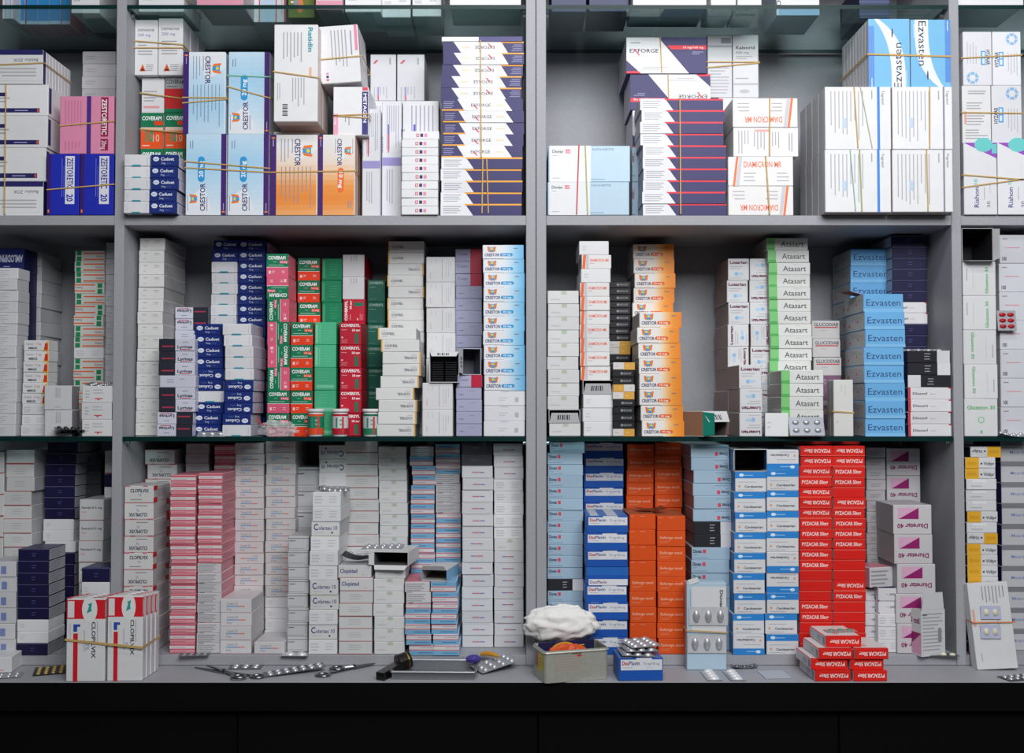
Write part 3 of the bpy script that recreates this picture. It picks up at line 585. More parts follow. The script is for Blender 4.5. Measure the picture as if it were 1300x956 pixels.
# lower shelf
@sty('wrl', 'red_seamed_carton', 'white carton with red lower seam', '#d3d3d2', '#bcbcc0')
def _(c): c.L(.3, .3, .8, .8, 3, '#b6b6b8', 3, .25); c.R(0, 0, 1, .05, '#b0565a')
@sty('wbs', 'blue_square_carton', 'white carton with a blue square', '#d6d7da', '#b9bac0')
def _(c): c.R(.5, .2, .68, .7, '#7f8fc4'); c.L(.2, .8, .6, .9, 1, '#cf8a8f')
@sty('ram', 'grey_lettered_carton', 'white carton with dark lettering and red dose', '#cfcfd0', '#bcbcc0')
def _(c): c.T('Ramipril-5 mg', .1, .56, .1, '#55555d', .84, 0, .02); c.L(.1, .32, .4, .46, 1, '#d99aa0'); c.R(0, 0, 1, .03, '#b07a7d')
@sty('clo', 'red_squared_carton', 'white carton with navy lettering and red-squared side', '#d6d5d4', '#c9c9cb', None, lambda c: (c.R(0, 0, .22, .3, '#d8343f'), c.R(0, .72, .22, 1, '#d8343f'), c.L(.2, .3, .9, .8, 4, '#9a9aa4', 3, .25)))
def _(c): c.T('CLOPILVIX', .2, .62, .2, '#3c4258', .64, 0, .03); c.T('75', .48, .38, .14, '#5a86c4', .1); c.L(.2, .12, .8, .24, 1, '#7f7f88', 4); c.R(0, .0, 1, .03, '#c98a8c'); c.R(0, .96, .2, 1, '#d8343f'); c.R(.64, .96, .8, 1, '#d8343f')
@sty('clof', 'red_topped_carton', 'upright white carton with red top and green leaf emblem', '#dcdcdd', '#cfcfd2', '#cfcfcf', lambda c: (c.R(0, .76, .3, .98, '#d8343f'), c.R(.06, .78, .24, .96, '#dadadc'), c.V(.3, .1, .8, .7, 4, '#b9b9bf', 3)), lambda c: (c.R(0, .0, .1, 1, '#d8343f'), c.R(.5, .4, .9, .6, '#d8343f')))
def _(c):
    c.R(0, .755, 1, .985, '#d3222f'); c.R(.03, .77, .2, .97, '#dcdcdd'); c.E(.6, .87, .2, .16, '#e2e2e2', 18); c.G([(.52, .82), (.66, .85), (.6, .93)], '#2a9a94'); c.G([(.55, .93), (.64, .88), (.66, .95)], '#2a9a94')
    c.T('CLOPILVIX', .66, .72, .1, '#2f3440', .44, -90, .02); c.R(.18, .6, .28, .69, '#2a4fa8'); c.R(.28, .66, .36, .69, '#2a4fa8'); c.R(.18, .0, .3, .58, '#cf2230'); c.T('75', .5, .46, .09, '#5a86c4', .1, -90); c.V(.78, .3, .84, .72, 1); c.V(.06, .5, .12, .7, 2); c.V(.44, .2, .5, .62, 1)
@sty('pnk', 'pink_striped_carton', 'slim pink striped carton', '#e39aa4', '#cf7f8c', None, lambda c: c.L(.1, .3, .8, .8, 3, '#b8606f', 2))
def _(c): c.R(0, .78, 1, .92, '#cf5f72'); c.R(0, .36, 1, .46, '#cf5f72'); c.R(0, .46, 1, .74, '#dcd9da'); c.L(.08, .5, .92, .66, 1, '#c08f98', 3); c.L(.1, .1, .9, .26, 1, '#c96f7f', 4); c.R(0, 0, 1, .05, '#b24a5c')
@sty('pnkw', 'grey_print_carton', 'slim white carton crowded with grey print', '#cfced0', '#cf7f8c')
def _(c): c.L(.05, .1, .95, .9, 4, '#9d9ca2', 3, .4); c.R(.1, .0, .3, .06, '#6a4a50')
@sty('brl', 'blue_red_lined_carton', 'pale carton with blue and red line', '#d5d2d3', '#c8c4c6', '#cdcbcd')
def _(c): c.R(.2, .44, .58, .52, '#6fa3d2'); c.R(.58, .44, .8, .52, '#dd8272'); c.T('Crestin 20', .22, .6, .17, '#8a8a92', .34); c.T('20 mg', .2, .2, .14, '#7d7d86', .15); c.R(0, 0, 1, .04, '#c4a4a6')
@sty('ghd', 'dark_headed_carton', 'pale grey carton with dark upper line', '#c9cacc', '#b9babc')
def _(c): c.R(0, .84, 1, .88, '#6f7076'); c.L(.06, .62, .5, .76, 1, '#55565c', 3); c.R(0, .14, .8, .17, '#9a9ba0')
@sty('col', 'navy_lettered_white_carton', 'white carton with large navy lettering', '#d8d8d8', '#bfbfc2')
def _(c): c.T('C', .09, .42, .42, '#34347c', .15, 0, .02); c.T('olarsau 10', .26, .44, .26, '#34347c', .66, 0, .01); c.L(.12, .2, .65, .28, 1, '#b0b0b8'); c.E(.74, .24, .035, .07, '#34347c', 8); c.R(0, 0, 1, .03, '#8f9a70')
@sty('clp', 'navy_script_carton', 'white carton with navy script lettering', '#d8d7d7', '#c2c2c5')
def _(c): c.T('Clopistad', .06, .42, .3, '#3a4a86', .52, 0, .02); c.L(.74, .2, .86, .3, 1, '#c08a8a'); c.R(0, 0, 1, .04, '#c0606a')
@sty('bps', 'blue_pink_striped_carton', 'slim carton striped blue, red and white', '#cbd6de', '#6d9cc0', '#7fb2d6')
def _(c): c.R(0, .58, 1, 1, '#79aed2'); c.L(.08, .68, .94, .86, 1, '#44688c', 3); c.R(0, .46, 1, .55, '#c96d7c'); c.R(0, .06, 1, .15, '#c96d7c'); c.R(0, .15, 1, .46, '#d8d6d8'); c.L(.06, .22, .8, .36, 1, '#9a8f98', 4)
@sty('dsh', 'dash_carton', 'white carton with a red and violet dash', '#d6d7da', '#bfc0c6')
def _(c): c.R(.33, .42, .56, .49, '#c95a62'); c.R(.57, .42, .73, .5, '#7d76b8'); c.L(.33, .54, .72, .6, 1, '#bdbdc6'); c.R(.06, .94, .9, .98, '#b9bac2')
@sty('dpl', 'royal_blue_banded_carton', 'blue carton with notched white band and red lettering', '#1f57b0', '#3f6fb2', '#4a78bc', None, lambda c: (c.R(.1, 0, .3, 1, '#cfd4de'), c.R(.5, 0, .75, 1, '#cfd4de')))
def _(c): c.R(.05, .46, .98, .92, '#dfe1e6'); c.R(.4, .9, .75, .99, '#dfe1e6'); c.T('Duo', .08, .68, .17, '#c23a4c', .15, 0, .04); c.T('Plavin', .235, .68, .17, '#33457c', .24, 0, .02); c.T('75 mg/100 mg', .56, .68, .12, '#5a6488', .36); c.L(.1, .54, .45, .6, 1, '#9aa3bb'); c.L(.6, .54, .9, .58, 1, '#9aa3bb')
@sty('dplp', 'royal_blue_banded_carton', 'blue carton with a plain blue face', '#1f57b0', '#3f6fb2', '#4a78bc')
def _(c): c.R(0, .55, 1, 1, '#2866b8'); c.R(.05, .0, .98, .34, '#dfe1e6'); c.T('DuoPlavin', .08, .1, .16, '#7a4a70', .4, 0, .02)
@sty('ora', 'vivid_orange_carton', 'vivid orange carton with pale lettering', '#e2561e', '#9c4526', '#a8593a')
def _(c): c.T('Exforge mod', .1, .5, .17, '#f2b394', .78, 0, .02); c.L(.1, .2, .55, .38, 2, '#ec8c62', 3)
@sty('orap', 'vivid_orange_carton', 'vivid orange carton with short dashes', '#e0531c', '#9c4526', '#a8593a')
def _(c): c.L(.05, .84, .25, .92, 1, '#f0a584'); c.L(.4, .84, .7, .92, 1, '#f0a584', 3); c.L(.05, .5, .2, .58, 1, '#ea8558')
@sty('can', 'blue_topped_carton', 'white carton with bright blue top band', '#d9dadd', '#2f6fae', '#c9d2de')
def _(c): c.R(0, .68, 1, 1, '#2f86d2'); c.L(.15, .78, .8, .88, 1, '#9ccbf0', 3); c.E(.2, .84, .08, .08, '#d9ecfa', 8); c.T('Candesartan', .3, .22, .11, '#3c3c44', .58, 0, .02); c.L(.1, .46, .8, .52, 1, '#a9a9b2', 5); c.R(.1, .24, .16, .34, '#e79a6c'); c.L(.1, .08, .85, .14, 1, '#a9a9b2', 4)
@sty('pyz', 'bright_red_carton', 'bright red carton with white lettering', '#e0261f', '#c9c8ca', '#d23a30')
def _(c): c.T('PYZACAR 50mg', .08, .32, .34, '#f4d8d4', .8, 0, .03); c.R(0, .92, 1, 1, '#ec5a4c')
@sty('pyzp', 'bright_red_carton', 'bright red carton without lettering', '#dd231d', '#c9c8ca', '#d23a30')
def _(c): c.R(0, .9, 1, 1, '#ec5a4c'); c.L(.1, .4, .9, .46, 1, '#c81c18')
@sty('pyzw', 'red_fronted_carton', 'red-fronted white carton with upside-down lettering', '#e0261f', '#cfced0', '#d6d3d3', lambda c: (c.R(.05, .2, .2, .85, '#8c9098'), c.L(.3, .25, .6, .8, 4, '#9a9aa2', 3)), lambda c: (c.R(0, .0, 1, .08, '#e0261f'), c.E(.4, .3, .1, .1, '#dca0a0')))
def _(c): c.T('PYZACAR 50mg', .08, .32, .34, '#f6e4e0', .8, 0, .03)
@sty('gra', 'grey_print_carton', 'small grey carton with blurred print', '#b4b1b4', '#8f8c90')
def _(c): c.L(.2, .3, .9, .7, 2, '#94919a', 3, .4)
@sty('diu', 'magenta_triangle_carton', 'white carton with a magenta triangle', '#c9c6c8', '#a5a1a4', '#b2aeb2')
def _(c): c.R(.34, .1, .88, .48, '#d9a9c6'); c.G([(.86, .48), (.34, .48), (.34, .1)], '#93236a'); c.T('Diuretar 40', .1, .64, .15, '#8a3a66', .8, 0, .03)
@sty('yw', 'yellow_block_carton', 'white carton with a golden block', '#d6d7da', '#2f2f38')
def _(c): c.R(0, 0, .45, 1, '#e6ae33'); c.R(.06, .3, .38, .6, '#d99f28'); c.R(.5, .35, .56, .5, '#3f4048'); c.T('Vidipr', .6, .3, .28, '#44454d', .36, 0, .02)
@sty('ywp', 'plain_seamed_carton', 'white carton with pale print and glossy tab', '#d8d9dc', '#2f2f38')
def _(c): c.R(.2, .7, .65, .9, '#e8e9ea'); c.L(.15, .2, .75, .5, 1, '#b9bac0')
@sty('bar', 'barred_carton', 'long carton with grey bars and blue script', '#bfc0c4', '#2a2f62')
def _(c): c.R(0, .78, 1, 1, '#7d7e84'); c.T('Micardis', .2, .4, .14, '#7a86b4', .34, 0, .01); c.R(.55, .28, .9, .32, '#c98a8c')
@sty('dgx', 'dark_carton', 'dim charcoal carton', '#3f3f47', '#34343a')
def _(c): c.L(.3, .35, .7, .65, 1, '#55555e')
# upper glass shelf
@sty('up1', 'blue_based_carton', 'white carton with a blue lower band', '#c9cdd4', '#d04a5c')
def _(c): c.R(0, 0, 1, .5, '#2f86c4'); c.V(.2, .55, .8, .9, 3, '#8a9ac4', 3); c.R(0, .0, 1, .06, '#a9bcd0')
@sty('up2', 'red_lined_blue_carton', 'pale blue carton edged with red lines', '#b9d0e4', '#c9cad0')
def _(c): c.R(0, 0, .04, 1, '#d0354a'); c.R(.24, 0, .27, 1, '#d0354a'); c.R(.72, 0, .75, 1, '#d0354a'); c.R(.96, 0, 1, 1, '#d0354a'); c.R(.04, 0, .24, 1, '#e2e2e6'); c.R(.75, 0, .96, 1, '#d6d6da'); c.V(.8, .1, .92, .9, 2)
@sty('up3', 'olive_carton', 'olive green carton with orange figure', '#6d7a2e', '#55601f')
def _(c): c.E(.45, .25, .13, .16, '#e07a4a', 8); c.E(.3, .3, .1, .12, '#8a8f94', 8); c.R(.1, .3, .2, .34, '#e0e0d0'); c.R(.0, .62, 1, .7, '#d9d9c0')
@sty('up4', 'pink_white_carton', 'pink and white carton', '#dcd6d9', '#b9a9ae')
def _(c): c.R(0, .0, 1, .22, '#e09ab0'); c.R(0, .3, 1, .36, '#d0354a')
@sty('up5', 'blue_lettered_carton', 'white carton with upright dark lettering', '#dadce2', '#a9b4c2')
def _(c): c.R(.05, 0, 1, .14, '#8fb4d8'); c.T('Dilatrend', .1, .2, .1, '#3f4450', .8, 90, .02); c.V(.5, .3, .9, .9, 3)
@sty('up6', 'midnight_carton', 'midnight blue carton', '#30395c', '#232a48')
def _(c): c.R(0, .3, 1, .5, '#46507a')

def open_carton(w, h, dep, loc, rz, label, c='#dcdcdd', side=None, flaps='D', ang=.9, inner='#b9b6b4', fl=None, fc=None, ticks=False, name='opened_carton', rx=0):
    """a carton whose front end is open, with hinged flaps: U top, D bottom, L and R sides (each letter one flap)"""
    t = thing(name, label, 'medicine box', loc, rz)
    if rx: t.rotation_euler = (rx, 0, rz)
    q = .0007; mb = MB(); m, ms, mi = mat(c), mat(side or c), mat(inner)
    mb.box((-w/2, 0, 0), (w/2, dep, q), m); mb.box((-w/2, 0, h-q), (w/2, dep, h), m)
    mb.box((-w/2, 0, q), (-w/2+q, dep, h-q), ms); mb.box((w/2-q, 0, q), (w/2, dep, h-q), ms); mb.box((-w/2+q, dep-q, q), (w/2-q, dep, h-q), mi)
    e = .0003; mb.box((-w/2+q, .002, q), (w/2-q, dep-q, q+e), mi); mb.box((-w/2+q, .002, h-q-e), (w/2-q, dep-q, h-q), mi); mb.box((-w/2+q, .002, q+e), (-w/2+q+e, dep-q, h-q-e), mi); mb.box((w/2-q-e, .002, q+e), (w/2-q, dep-q, h-q-e), mi)  # inside liner: shade of the recess painted into the inner colour
    mb.obj('body', t)
    for f in flaps:
        L = fl or h*.6; a = ang[f] if isinstance(ang, dict) else ang; mb = MB()
        if f in 'UD':
            s = 1 if f == 'U' else -1; z = h-q if f == 'U' else q
            p = [(-w/2+.001, 0, z), (w/2-.001, 0, z)]; tip = (-math.sin(a)*L, s*math.cos(a)*L)
            p += [(w/2-.004, tip[0], z+tip[1]), (-w/2+.004, tip[0], z+tip[1])]
        else:
            s = 1 if f == 'R' else -1; x = s*(w/2-q/2)
            p = [(x, 0, .001), (x, 0, h-.001), (x+s*math.cos(a)*L, -math.sin(a)*L, h-.003), (x+s*math.cos(a)*L, -math.sin(a)*L, .003)]
        P = [Vector(v) for v in p]; n = (P[1]-P[0]).cross(P[2]-P[0]).normalized()*.0003
        mb.add([v+n for v in P]+[v-n for v in P], [(0, 1, 2, 3), (7, 6, 5, 4), (0, 4, 5, 1), (1, 5, 6, 2), (2, 6, 7, 3), (3, 7, 4, 0)], mat((fc or {}).get(f, c)))
        if ticks and (f in 'UD' or len(flaps) == 1):
            for k in range(6):
                u0, u1 = .25+k*.08, .25+k*.08+(.03 if k % 2 else .05)
                for sg in (1, -1): mb.add([P[0].lerp(P[1], u).lerp(P[3].lerp(P[2], u), v)+n*1.3*sg for u, v in ((u0, .3), (u1, .3), (u1, .8), (u0, .8))], [(0, 1, 2, 3)], mat('#3a3c55'))
        mb.obj('flap', t)
    return t
# ------------------------------------------------------------------ upper board, first bay
zb = col('A', -46, 60, 107, 'betb betb betb beta~', .004, 'bundled stack', .10, hs=[40, 41, 43, 44], xo=[1, 0, -1, -4], yaw=0)
deck(zb, -50, 55, 63, 'beta~', 9, .0115, .004, 'bundle topping the white stack', 'slabs')
hband(-40, 84, 55, 80, .004, .106, 'tan rubber band around the navy-banded bundle')
vband(8, 107, 6, 272, .004, .104, 'tan rubber band down the navy-striped white stack')
col('A', 104, 147, 65, 'greyb*14', .115, 'dim stack behind pink carton', .09)
zb = deck('A', 60, 101, 195, 'zblue', 2, .045, .0, 'pair standing beside the white stack')
deck('A', 102, 145, 195, 'zblue', 2, .045, .0, 'pair standing against the grey upright')
deck(zb, 76, 145, 122, 'zpink', 2, .045, .003, 'pink pair lying on royal blue cartons')
hband(77, 160, 144, 154, .003, .092, 'tan rubber band around the pink cartons')
hband(61, 241, 144, 234, .0, .088, 'tan rubber band around the royal blue cartons')
# second bay
col('A', 156.5, 189, 196, 'cadw*5', -.018, 'white-ended stack beside navy ends', .06, yaw=0, xo=[.5, .3, .5, 0, 0])
col('A', 189.8, 224, 196, 'cad*5', -.018, 'navy-ended stack under large-ten cartons', .06, yaw=0, xo=[1, 0, 1, -1, -1])
zb = col('A', 179, 208, 98, 'cvback cvten cvo cvp', .046, 'stack beneath orange triangle cartons', .09, yaw=0)
col('A', 209, 236, 97, 'cvgrey cvten cvo cvo', .046, 'stack beside blue flame cartons', .09, yaw=0)
deck(zb, 171, 200.5, 25, 'depa', 3, .04, .036, 'trio beside the grey upright'); deck(zb, 201, 232.5, 23, 'depa', 3, .04, .036, 'trio beside blue flame cartons')
hband(170, 52, 232, 57, .036, .156, 'upper rubber band around the orange triangle cartons'); hband(170, 61, 232, 61, .036, .156, 'lower rubber band around the orange triangle cartons')
hband(179, 118, 236, 126, .046, .136, 'rubber band around the large-ten cartons'); hband(179, 164, 236, 169, .046, .136, 'lower rubber band around the large-ten cartons')
z1 = deck('A', 236, 288, 170, 'crB<', 2, .05, .0, 'lower pair beside navy-ended stack', yb=None); z1 = deck('A', 289, 342, 170, 'crB<', 2, .05, .0, 'lower pair touching orange pair')
deck(z1, 233, 287, 66, 'crBb>', 2, .05, .0, 'upper pair beside orange triangle cartons', 'crB<'); deck(z1, 290, 343, 66, 'crB<', 2, .05, .0, 'upper pair beside teal-lettered carton')
hband(233, 124, 287, 124, .0, .10, 'tan rubber band around the printed pale blue pair'); hband(233, 131, 287, 126, .0, .1, 'lower tan band around the printed pale blue pair')
hband(290, 96, 343, 98, .0, .1, 'green rubber band around the upper pale blue pair', '#7fc4a4'); hband(290, 110, 343, 125, .0, .1, 'slanting tan rubber band around the upper pale blue pair')
hband(236, 205, 342, 214, .0, .1, 'tan rubber band around the lower pale blue cartons'); hband(236, 213, 342, 219, .0, .1, 'lower tan band around the lower pale blue cartons')
zo = deck('A', 343, 403.5, 171, 'crOb>', 2, .05, .0, 'pair beside pale blue cartons', 'crO>'); deck('A', 404, 451, 171, 'crO>', 4, .025, .0, 'bundle beside tall white cartons')
hband(343, 219, 451, 217, .0, .1, 'tan rubber band around the orange flame cartons')
carton('blank', .075, .013, .08, (X(376, 165, .03), .03, zo), 0, 'flat blank white carton under the teal-lettered carton')
deck(zo+.0131, 348, 404, 31, 'rat', 2, .045, -.028, 'pair standing on the orange flame carton')
hband(348, 91, 404, 99, -.028, .062, 'tan rubber band around the teal-lettered cartons')
za = deck(zo, 423, 468, 110, 'altn', 3, .03, .006, 'trio upon the orange flame carton')
hband(423, 147, 468, 145, .006, .096, 'tan rubber band around the navy-labelled cartons'); hband(423, 147, 468, 150, .006, .096, 'second tan band around the navy-labelled cartons')
for i in range(4):
    o = carton('alt', .064, .093, .022, (X(431, 75, .0)+.003+.0000*i, .0+i*.0225, za+.0042), 0, f"tilted white carton with pink edge, {ORD[i]} in the tilted bundle", 'tilted pink-edged bundle', tilt=math.radians(-4.0))
hband(406, 76, 459, 71, .0, .092, 'tan rubber band around the tilted pink-edged cartons')
zsw = deck('A', 470, 503, 128, 'lilac', 1, .09, .095, 'hidden low beside the seal cartons'); deck(zsw, 470, 503, 69, 'swirl', 1, .09, .095, 'tall one beside the tilted bundle')
zsw = deck('A', 504, 539, 128, 'lilac', 1, .09, .095, 'hidden low behind the three-square stack'); deck(zsw, 504, 539, 69, 'swirl', 1, .09, .095, 'tall one nearer the navy and yellow stack')
deck('A', 460, 483, 138, 'lilac', 1, .07, .02, 'narrow one beside the orange bundle'); deck('A', 485, 510, 128, 'lilac', 1, .05, .035, 'partly behind the three-square stack'); deck('A', 511, 557, 128, 'lilac', 1, .05, .035, 'broad one directly above the three-square stack')
col('A', 509, 556, 166, 'sq3*10', -.006, 'three-square stack', .038, lean=1)
col('A', 560, 663, 46.5, 'exw exyb~*5 exyb*5 exya*5', .002, 'yellow-lined stack', .075, hs=[6]+[15]*15, xo=[0, 2, 3, 1, -1, -1, 1, 2, 2, 2, 1], yaw=.3)
vband(610, 52, 611, 200, .002, .08, 'tan rubber band down the upper yellow-lined cartons'); vband(613, 202, 612, 271, .002, .08, 'tan rubber band down the bottom yellow-lined cartons'); vband(618, 202, 620, 271, .002, .08, 'second tan band down the bottom yellow-lined cartons')
# third bay
zd = deck('A', 695, 799, 231, 'dio', 2, .05, .0, 'lower pair by the empty board corner'); deck(zd, 696, 800, 185, 'dio', 2, .05, .0, 'upper pair by the empty board corner')
vband(735, 185, 732, 272, .0, .1, 'red rubber band around the white and light blue cartons', '#c8423a'); vband(743, 185, 746, 272, .0, .1, 'green rubber band around the white and light blue cartons', '#a9b46a')
zd = deck('A', 802, 811, 231, 'dios', 1, .09, .06, 'narrow lower one beside the red-lined stack'); deck(zd, 802, 811, 187, 'dios', 1, .09, .06, 'narrow upper one beside the red-lined stack')
col('A', 814, 920, 125, 'exra*10', .0, 'red-lined stack', .075, hs=[15]*10, xo=[-1, 0, -1, -1, 2, 2, 2, 2, 1, 2], yaw=.3)
vband(863, 125, 864, 272, .0, .075, 'tan rubber band down the red-lined stack')
zq = col('A', 803, 907, 140, 'exrB*3', .085, 'hidden supporting stack', .10, yaw=0)
z1 = deck(zq, 800, 902, 94, 'exrB~', 4, .024, .083, 'navy-red bundle behind the red-lined stack'); deck(z1, 795, 897, 47.5, 'exrB', 5, .024, .08, 'top navy-red bundle')
vband(838, 48, 840, 92, .08, .2, 'tan rubber band down the top navy-red bundle'); vband(848, 95, 849, 139, .083, .179, 'tan rubber band down the lower navy-red bundle')
zk = deck('A', 912, 964, 124, 'kal', 1, .07, .1, 'support behind the orange-lettered stack')
deck(zk, 898, 929.5, 44, 'kalb', 3, .03, .1, 'print trio beside the navy-red bundle'); deck(zk, 930, 963, 44, 'kal', 3, .03, .1, 'bird trio above the orange-lettered stack')
hband(898, 79, 963, 79, .1, .19, 'upper rubber band around the grey bird cartons'); hband(898, 86, 963, 80, .1, .19, 'slanting rubber band around the grey bird cartons')
col('A', 925, 1008, 124.5, 'dmr~ dmrt dmr dmr~', .0, 'orange-lettered stack', .09, xo=[5, 6, -1, -1], yaw=.3)
vband(977, 125, 977, 197, .0, .09, 'tan rubber band down the upper orange-lettered cartons'); vband(972, 199, 977, 272, .0, .09, 'tan rubber band down the lower orange-lettered cartons')
zt = deck('A', 1047, 1131, 190, 'teg', 4, .035, -.024, 'lower bundle beside orange-lettered stack'); deck('A', 1132.5, 1209.5, 190, 'tegg', 4, .035, -.026, 'lower bundle over the grey upright')
zt2 = deck(zt, 1047, 1131, 110, 'teg', 4, .035, -.024, 'upper bundle under sky blue cartons'); deck(zt, 1132.5, 1209, 110, 'tegg', 4, .035, -.026, 'upper bundle over the grey upright')
vband(1084, 111, 1089, 188, -.024, .116, 'tan rubber band down the upper blue-striped bundle'); vband(1092, 111, 1107, 188, -.024, .116, 'pale slanting band down the upper blue-striped bundle', '#b9b8a0', .0012); vband(1079, 191, 1086, 268, -.024, .116, 'thin green band down the lower blue-striped bundle', '#8fb4a0', .0012); vband(1091, 191, 1094, 268, -.024, .116, 'second band down the lower blue-striped bundle', '#a9a870'); vband(1180, 111, 1180, 188, -.026, .114, 'tan rubber band down the upper grey-striped bundle'); vband(1176, 191, 1178, 268, -.026, .114, 'tan rubber band down the lower grey-striped bundle')
deck(zt2, 1102, 1154.5, 24, 'ezB<', 9, .0145, -.01, 'sky blue bundle beside navy spines', 'ezs'); deck(zt2, 1155.5, 1206.5, 25, 'ezB>', 9, .0145, -.01, 'bundle beside the grey upright', 'ezs')
hband(1102, 69, 1206, 72, -.01, .121, 'tan rubber band around both sky blue bundles', wd=.0026)
# fourth bay
zr = deck('A', 1223, 1265.5, 181, 'ris', 2, .05, -.004, 'pair beside the big white cartons'); deck('A', 1266, 1309, 181, 'ris', 2, .05, -.004, 'pair beyond the first wave pair')
hband(1223, 222, 1309, 229, -.004, .096, 'tan rubber band around the wave emblem cartons'); hband(1223, 238, 1309, 226, -.004, .096, 'crossing rubber band around the wave emblem cartons')
zh = deck(zr, 1221, 1258, 108.5, 'dmrt<', 2, .05, .0, 'between ring and wave emblem cartons', 'hyz'); deck(zr, 1258.5, 1297, 108.5, 'hyz', 2, .05, .0, 'lower pair above wave emblem cartons')
deck(zh, 1222, 1259, 40, 'hyz~', 2, .05, .0, 'topmost upside-down pair'); deck(zh, 1259.5, 1296, 40, 'hyz', 2, .05, .0, 'topmost upright pair')
hband(1221, 74, 1296, 70, .0, .1, 'tan rubber band around the topmost ring emblem cartons'); hband(1221, 143, 1297, 144, .0, .1, 'tan rubber band around the lower ring emblem cartons')
# upper glass shelf
for n_, (a, b, d, k, t) in enumerate([(2, 17, .06, 'up2', 'at one end'), (18, 32.5, .085, 'up1', 'next to red-lined one'), (33, 47.5, .085, 'up1', 'second of five'), (48, 62.5, .085, 'up1', 'third of five'), (63, 77, .085, 'up1', 'fourth of five'), (77.5, 89, .085, 'up1', 'fifth of five'), (90, 126, .035, 'plain', 'beside the blue-based row'), (176, 234, .03, 'plain', 'over the orange triangle cartons'), (250, 309, .002, 'up4', 'over the pale blue bundles'), (318, 363, .075, 'up2', 'beside the olive carton'), (365, 399, .055, 'up3', 'over the teal-lettered carton'), (400, 434, .02, 'up4', 'over the tilted bundle'), (437, 483, .03, 'plain', 'over the red emblem cartons'), (485, 522, .055, 'plain', 'over the three-square stack'), (523, 560, .05, 'plain', 'near the yellow-lined stack'), (570, 661, .002, 'plain', 'over the yellow-lined stack'), (700, 745, .03, 'up6', 'over the empty corner'), (748, 799, .03, 'up6', 'over the navy-red bundle'), (804, 898, .008, 'plain', 'over the navy-red bundle'), (903, 935, .012, 'plain', 'over the grey bird cartons'), (936, 967, .012, 'plain', 'beside the upright-lettered one'), (986, 1041, .045, 'up5', 'over the orange-lettered stack'), (1216, 1300, .01, 'plain', 'over the ring emblem cartons')]):
    col('T', a, b, -40, k, d, t + ' on the upper glass', .09 if d < .08 else .06, yaw=.3)
hband(176, -2, 234, -4, .03, .12, 'tan rubber band around the white carton on the upper glass')
for i in range(3): carton('up6', .05, .02, .1, (X(1110, 10, .06), .06, ZS['T']+.0201*i), 0, f'midnight blue carton, {ORD[i]} in the low blue stack on the upper glass', 'low midnight blue stack')
# ------------------------------------------------------------------ middle glass, first bay
col('B', -6, 29, 315, 'aml~*8', .085, 'navy stack behind thin stack', .09)
col('B', -22, 22, 340, 'wht*15', .01, 'thin white stack beside navy one', .04)
col('B', 31, 52, 320, 'greyb*13', .135, 'dim stack by the back panel', .08)
col('B', 27, 59, 432, 'con*6 plain*3', .02, 'flame corner stack', .035, lean=3, yaw=.5)
col('B', 94, 132, 318, 'rgr*3 rgr~ rgr rgr~*2 rgr*2 plain rgr rgr~ rgr rgr~*2 rgr*2', .1, 'green square tower', .1, yaw=.5)
col('B', 134, 152, 308, 'greyb*12', .105, 'stack half behind the upright', .1)
zb = col('B', 56, 91, 489.5, 'tick*2', .004, 'pair before the flame corner stack', .03, hs=[31, 34], yaw=.5)
zr3 = col('B', 103, 142, 490, 'rdm*3', .002, 'trio against the grey upright', .085, yaw=.4)
# second bay
col('B', 173.5, 206, 302, 'tal*16', .05, 'white dash tower', .11, lean=2.5, yaw=.4)
col('B', 222, 265, 390, 'lyd~*2 lyw*9', .105, 'rear charcoal-ended stack', .1, lean=0)
col('B', 201, 247, 430, 'lyd*3 lyw lyd*2 lyd~*2', .006, 'front charcoal-ended stack', .09, xo=[0, 0, 0, 1, 1, 1, -2, -2], yaw=.4)
col('B', 268, 301, 305, 'cad*2 cadw*16', .095, 'rear stack with white ends', .09, xo=[2, 1], lean=0)
col('B', 302, 337, 305, 'cad*18', .095, 'rear all-navy stack', .09, lean=0)
col('B', 247.5, 283, 411, 'cad*4 cad~*2 cadw cad*3', .022, 'front navy stack', .068, xo=[-1, -1, 0, 0, 1, 1, 1, 1, -1, -1])
col('B', 284.5, 321, 411, 'cadw*5 cad~*4 cadw', .008, 'front stack beside pink-green tower', .08, xo=[-2, -1, 0, 1, 1, 1, 0, 0, -2, -2])
col('B', 339, 367, 322, 'cvp cvp~ cvp< cvp> cvp> cvp< cvp*2', .031, 'pink-green tower', .06, xo=[-1, -1, 0, 0, 1, 1, 1, 1], yaw=.6)
col('B', 347, 374, 330, 'cvp*8', .105, 'rear pink-green tower', .06)
col('B', 378, 406, 328, 'cvo*8', .1, 'rear orange-green tower', .09, lean=0, yaw=.6)
col('B', 369, 397, 409, 'cvo*5', .031, 'front orange-green tower', .066, yaw=.6)
col('B', 408, 434, 328, 'grn3*8', .1, 'rear mint tower', .09, yaw=.6)
col('B', 399, 427, 409, 'grn*2 grn2*3', .031, 'front mint tower', .066, yaw=.6)
col('B', 435, 463, 323, 'cvw*2 cvs< cvs*5', .1, 'rear crimson tower', .09, yaw=.6)
col('B', 431, 459, 409, 'cvs*5', .031, 'front crimson tower', .066, yaw=.6)
col('B', 466, 489, 355, 'grnd*7', .12, 'shaded dark green tower', .08)
col('B', 492, 538, 306, 'yel*2 yel~ yel yel~ yel*12', .1, 'rear yellow-edged tower', .1, hs=None, yaw=.6)
col('B', 481, 530, 416, 'yel*2 yel~*7', .006, 'front yellow-edged tower', .08, xo=[-2, 2, 4, 4, 1, -4, -1, -1, -3], yaw=.5)
col('B', 541, 578, 326, 'sqw*7', .08, 'rear vertical line tower', .1, lean=0)
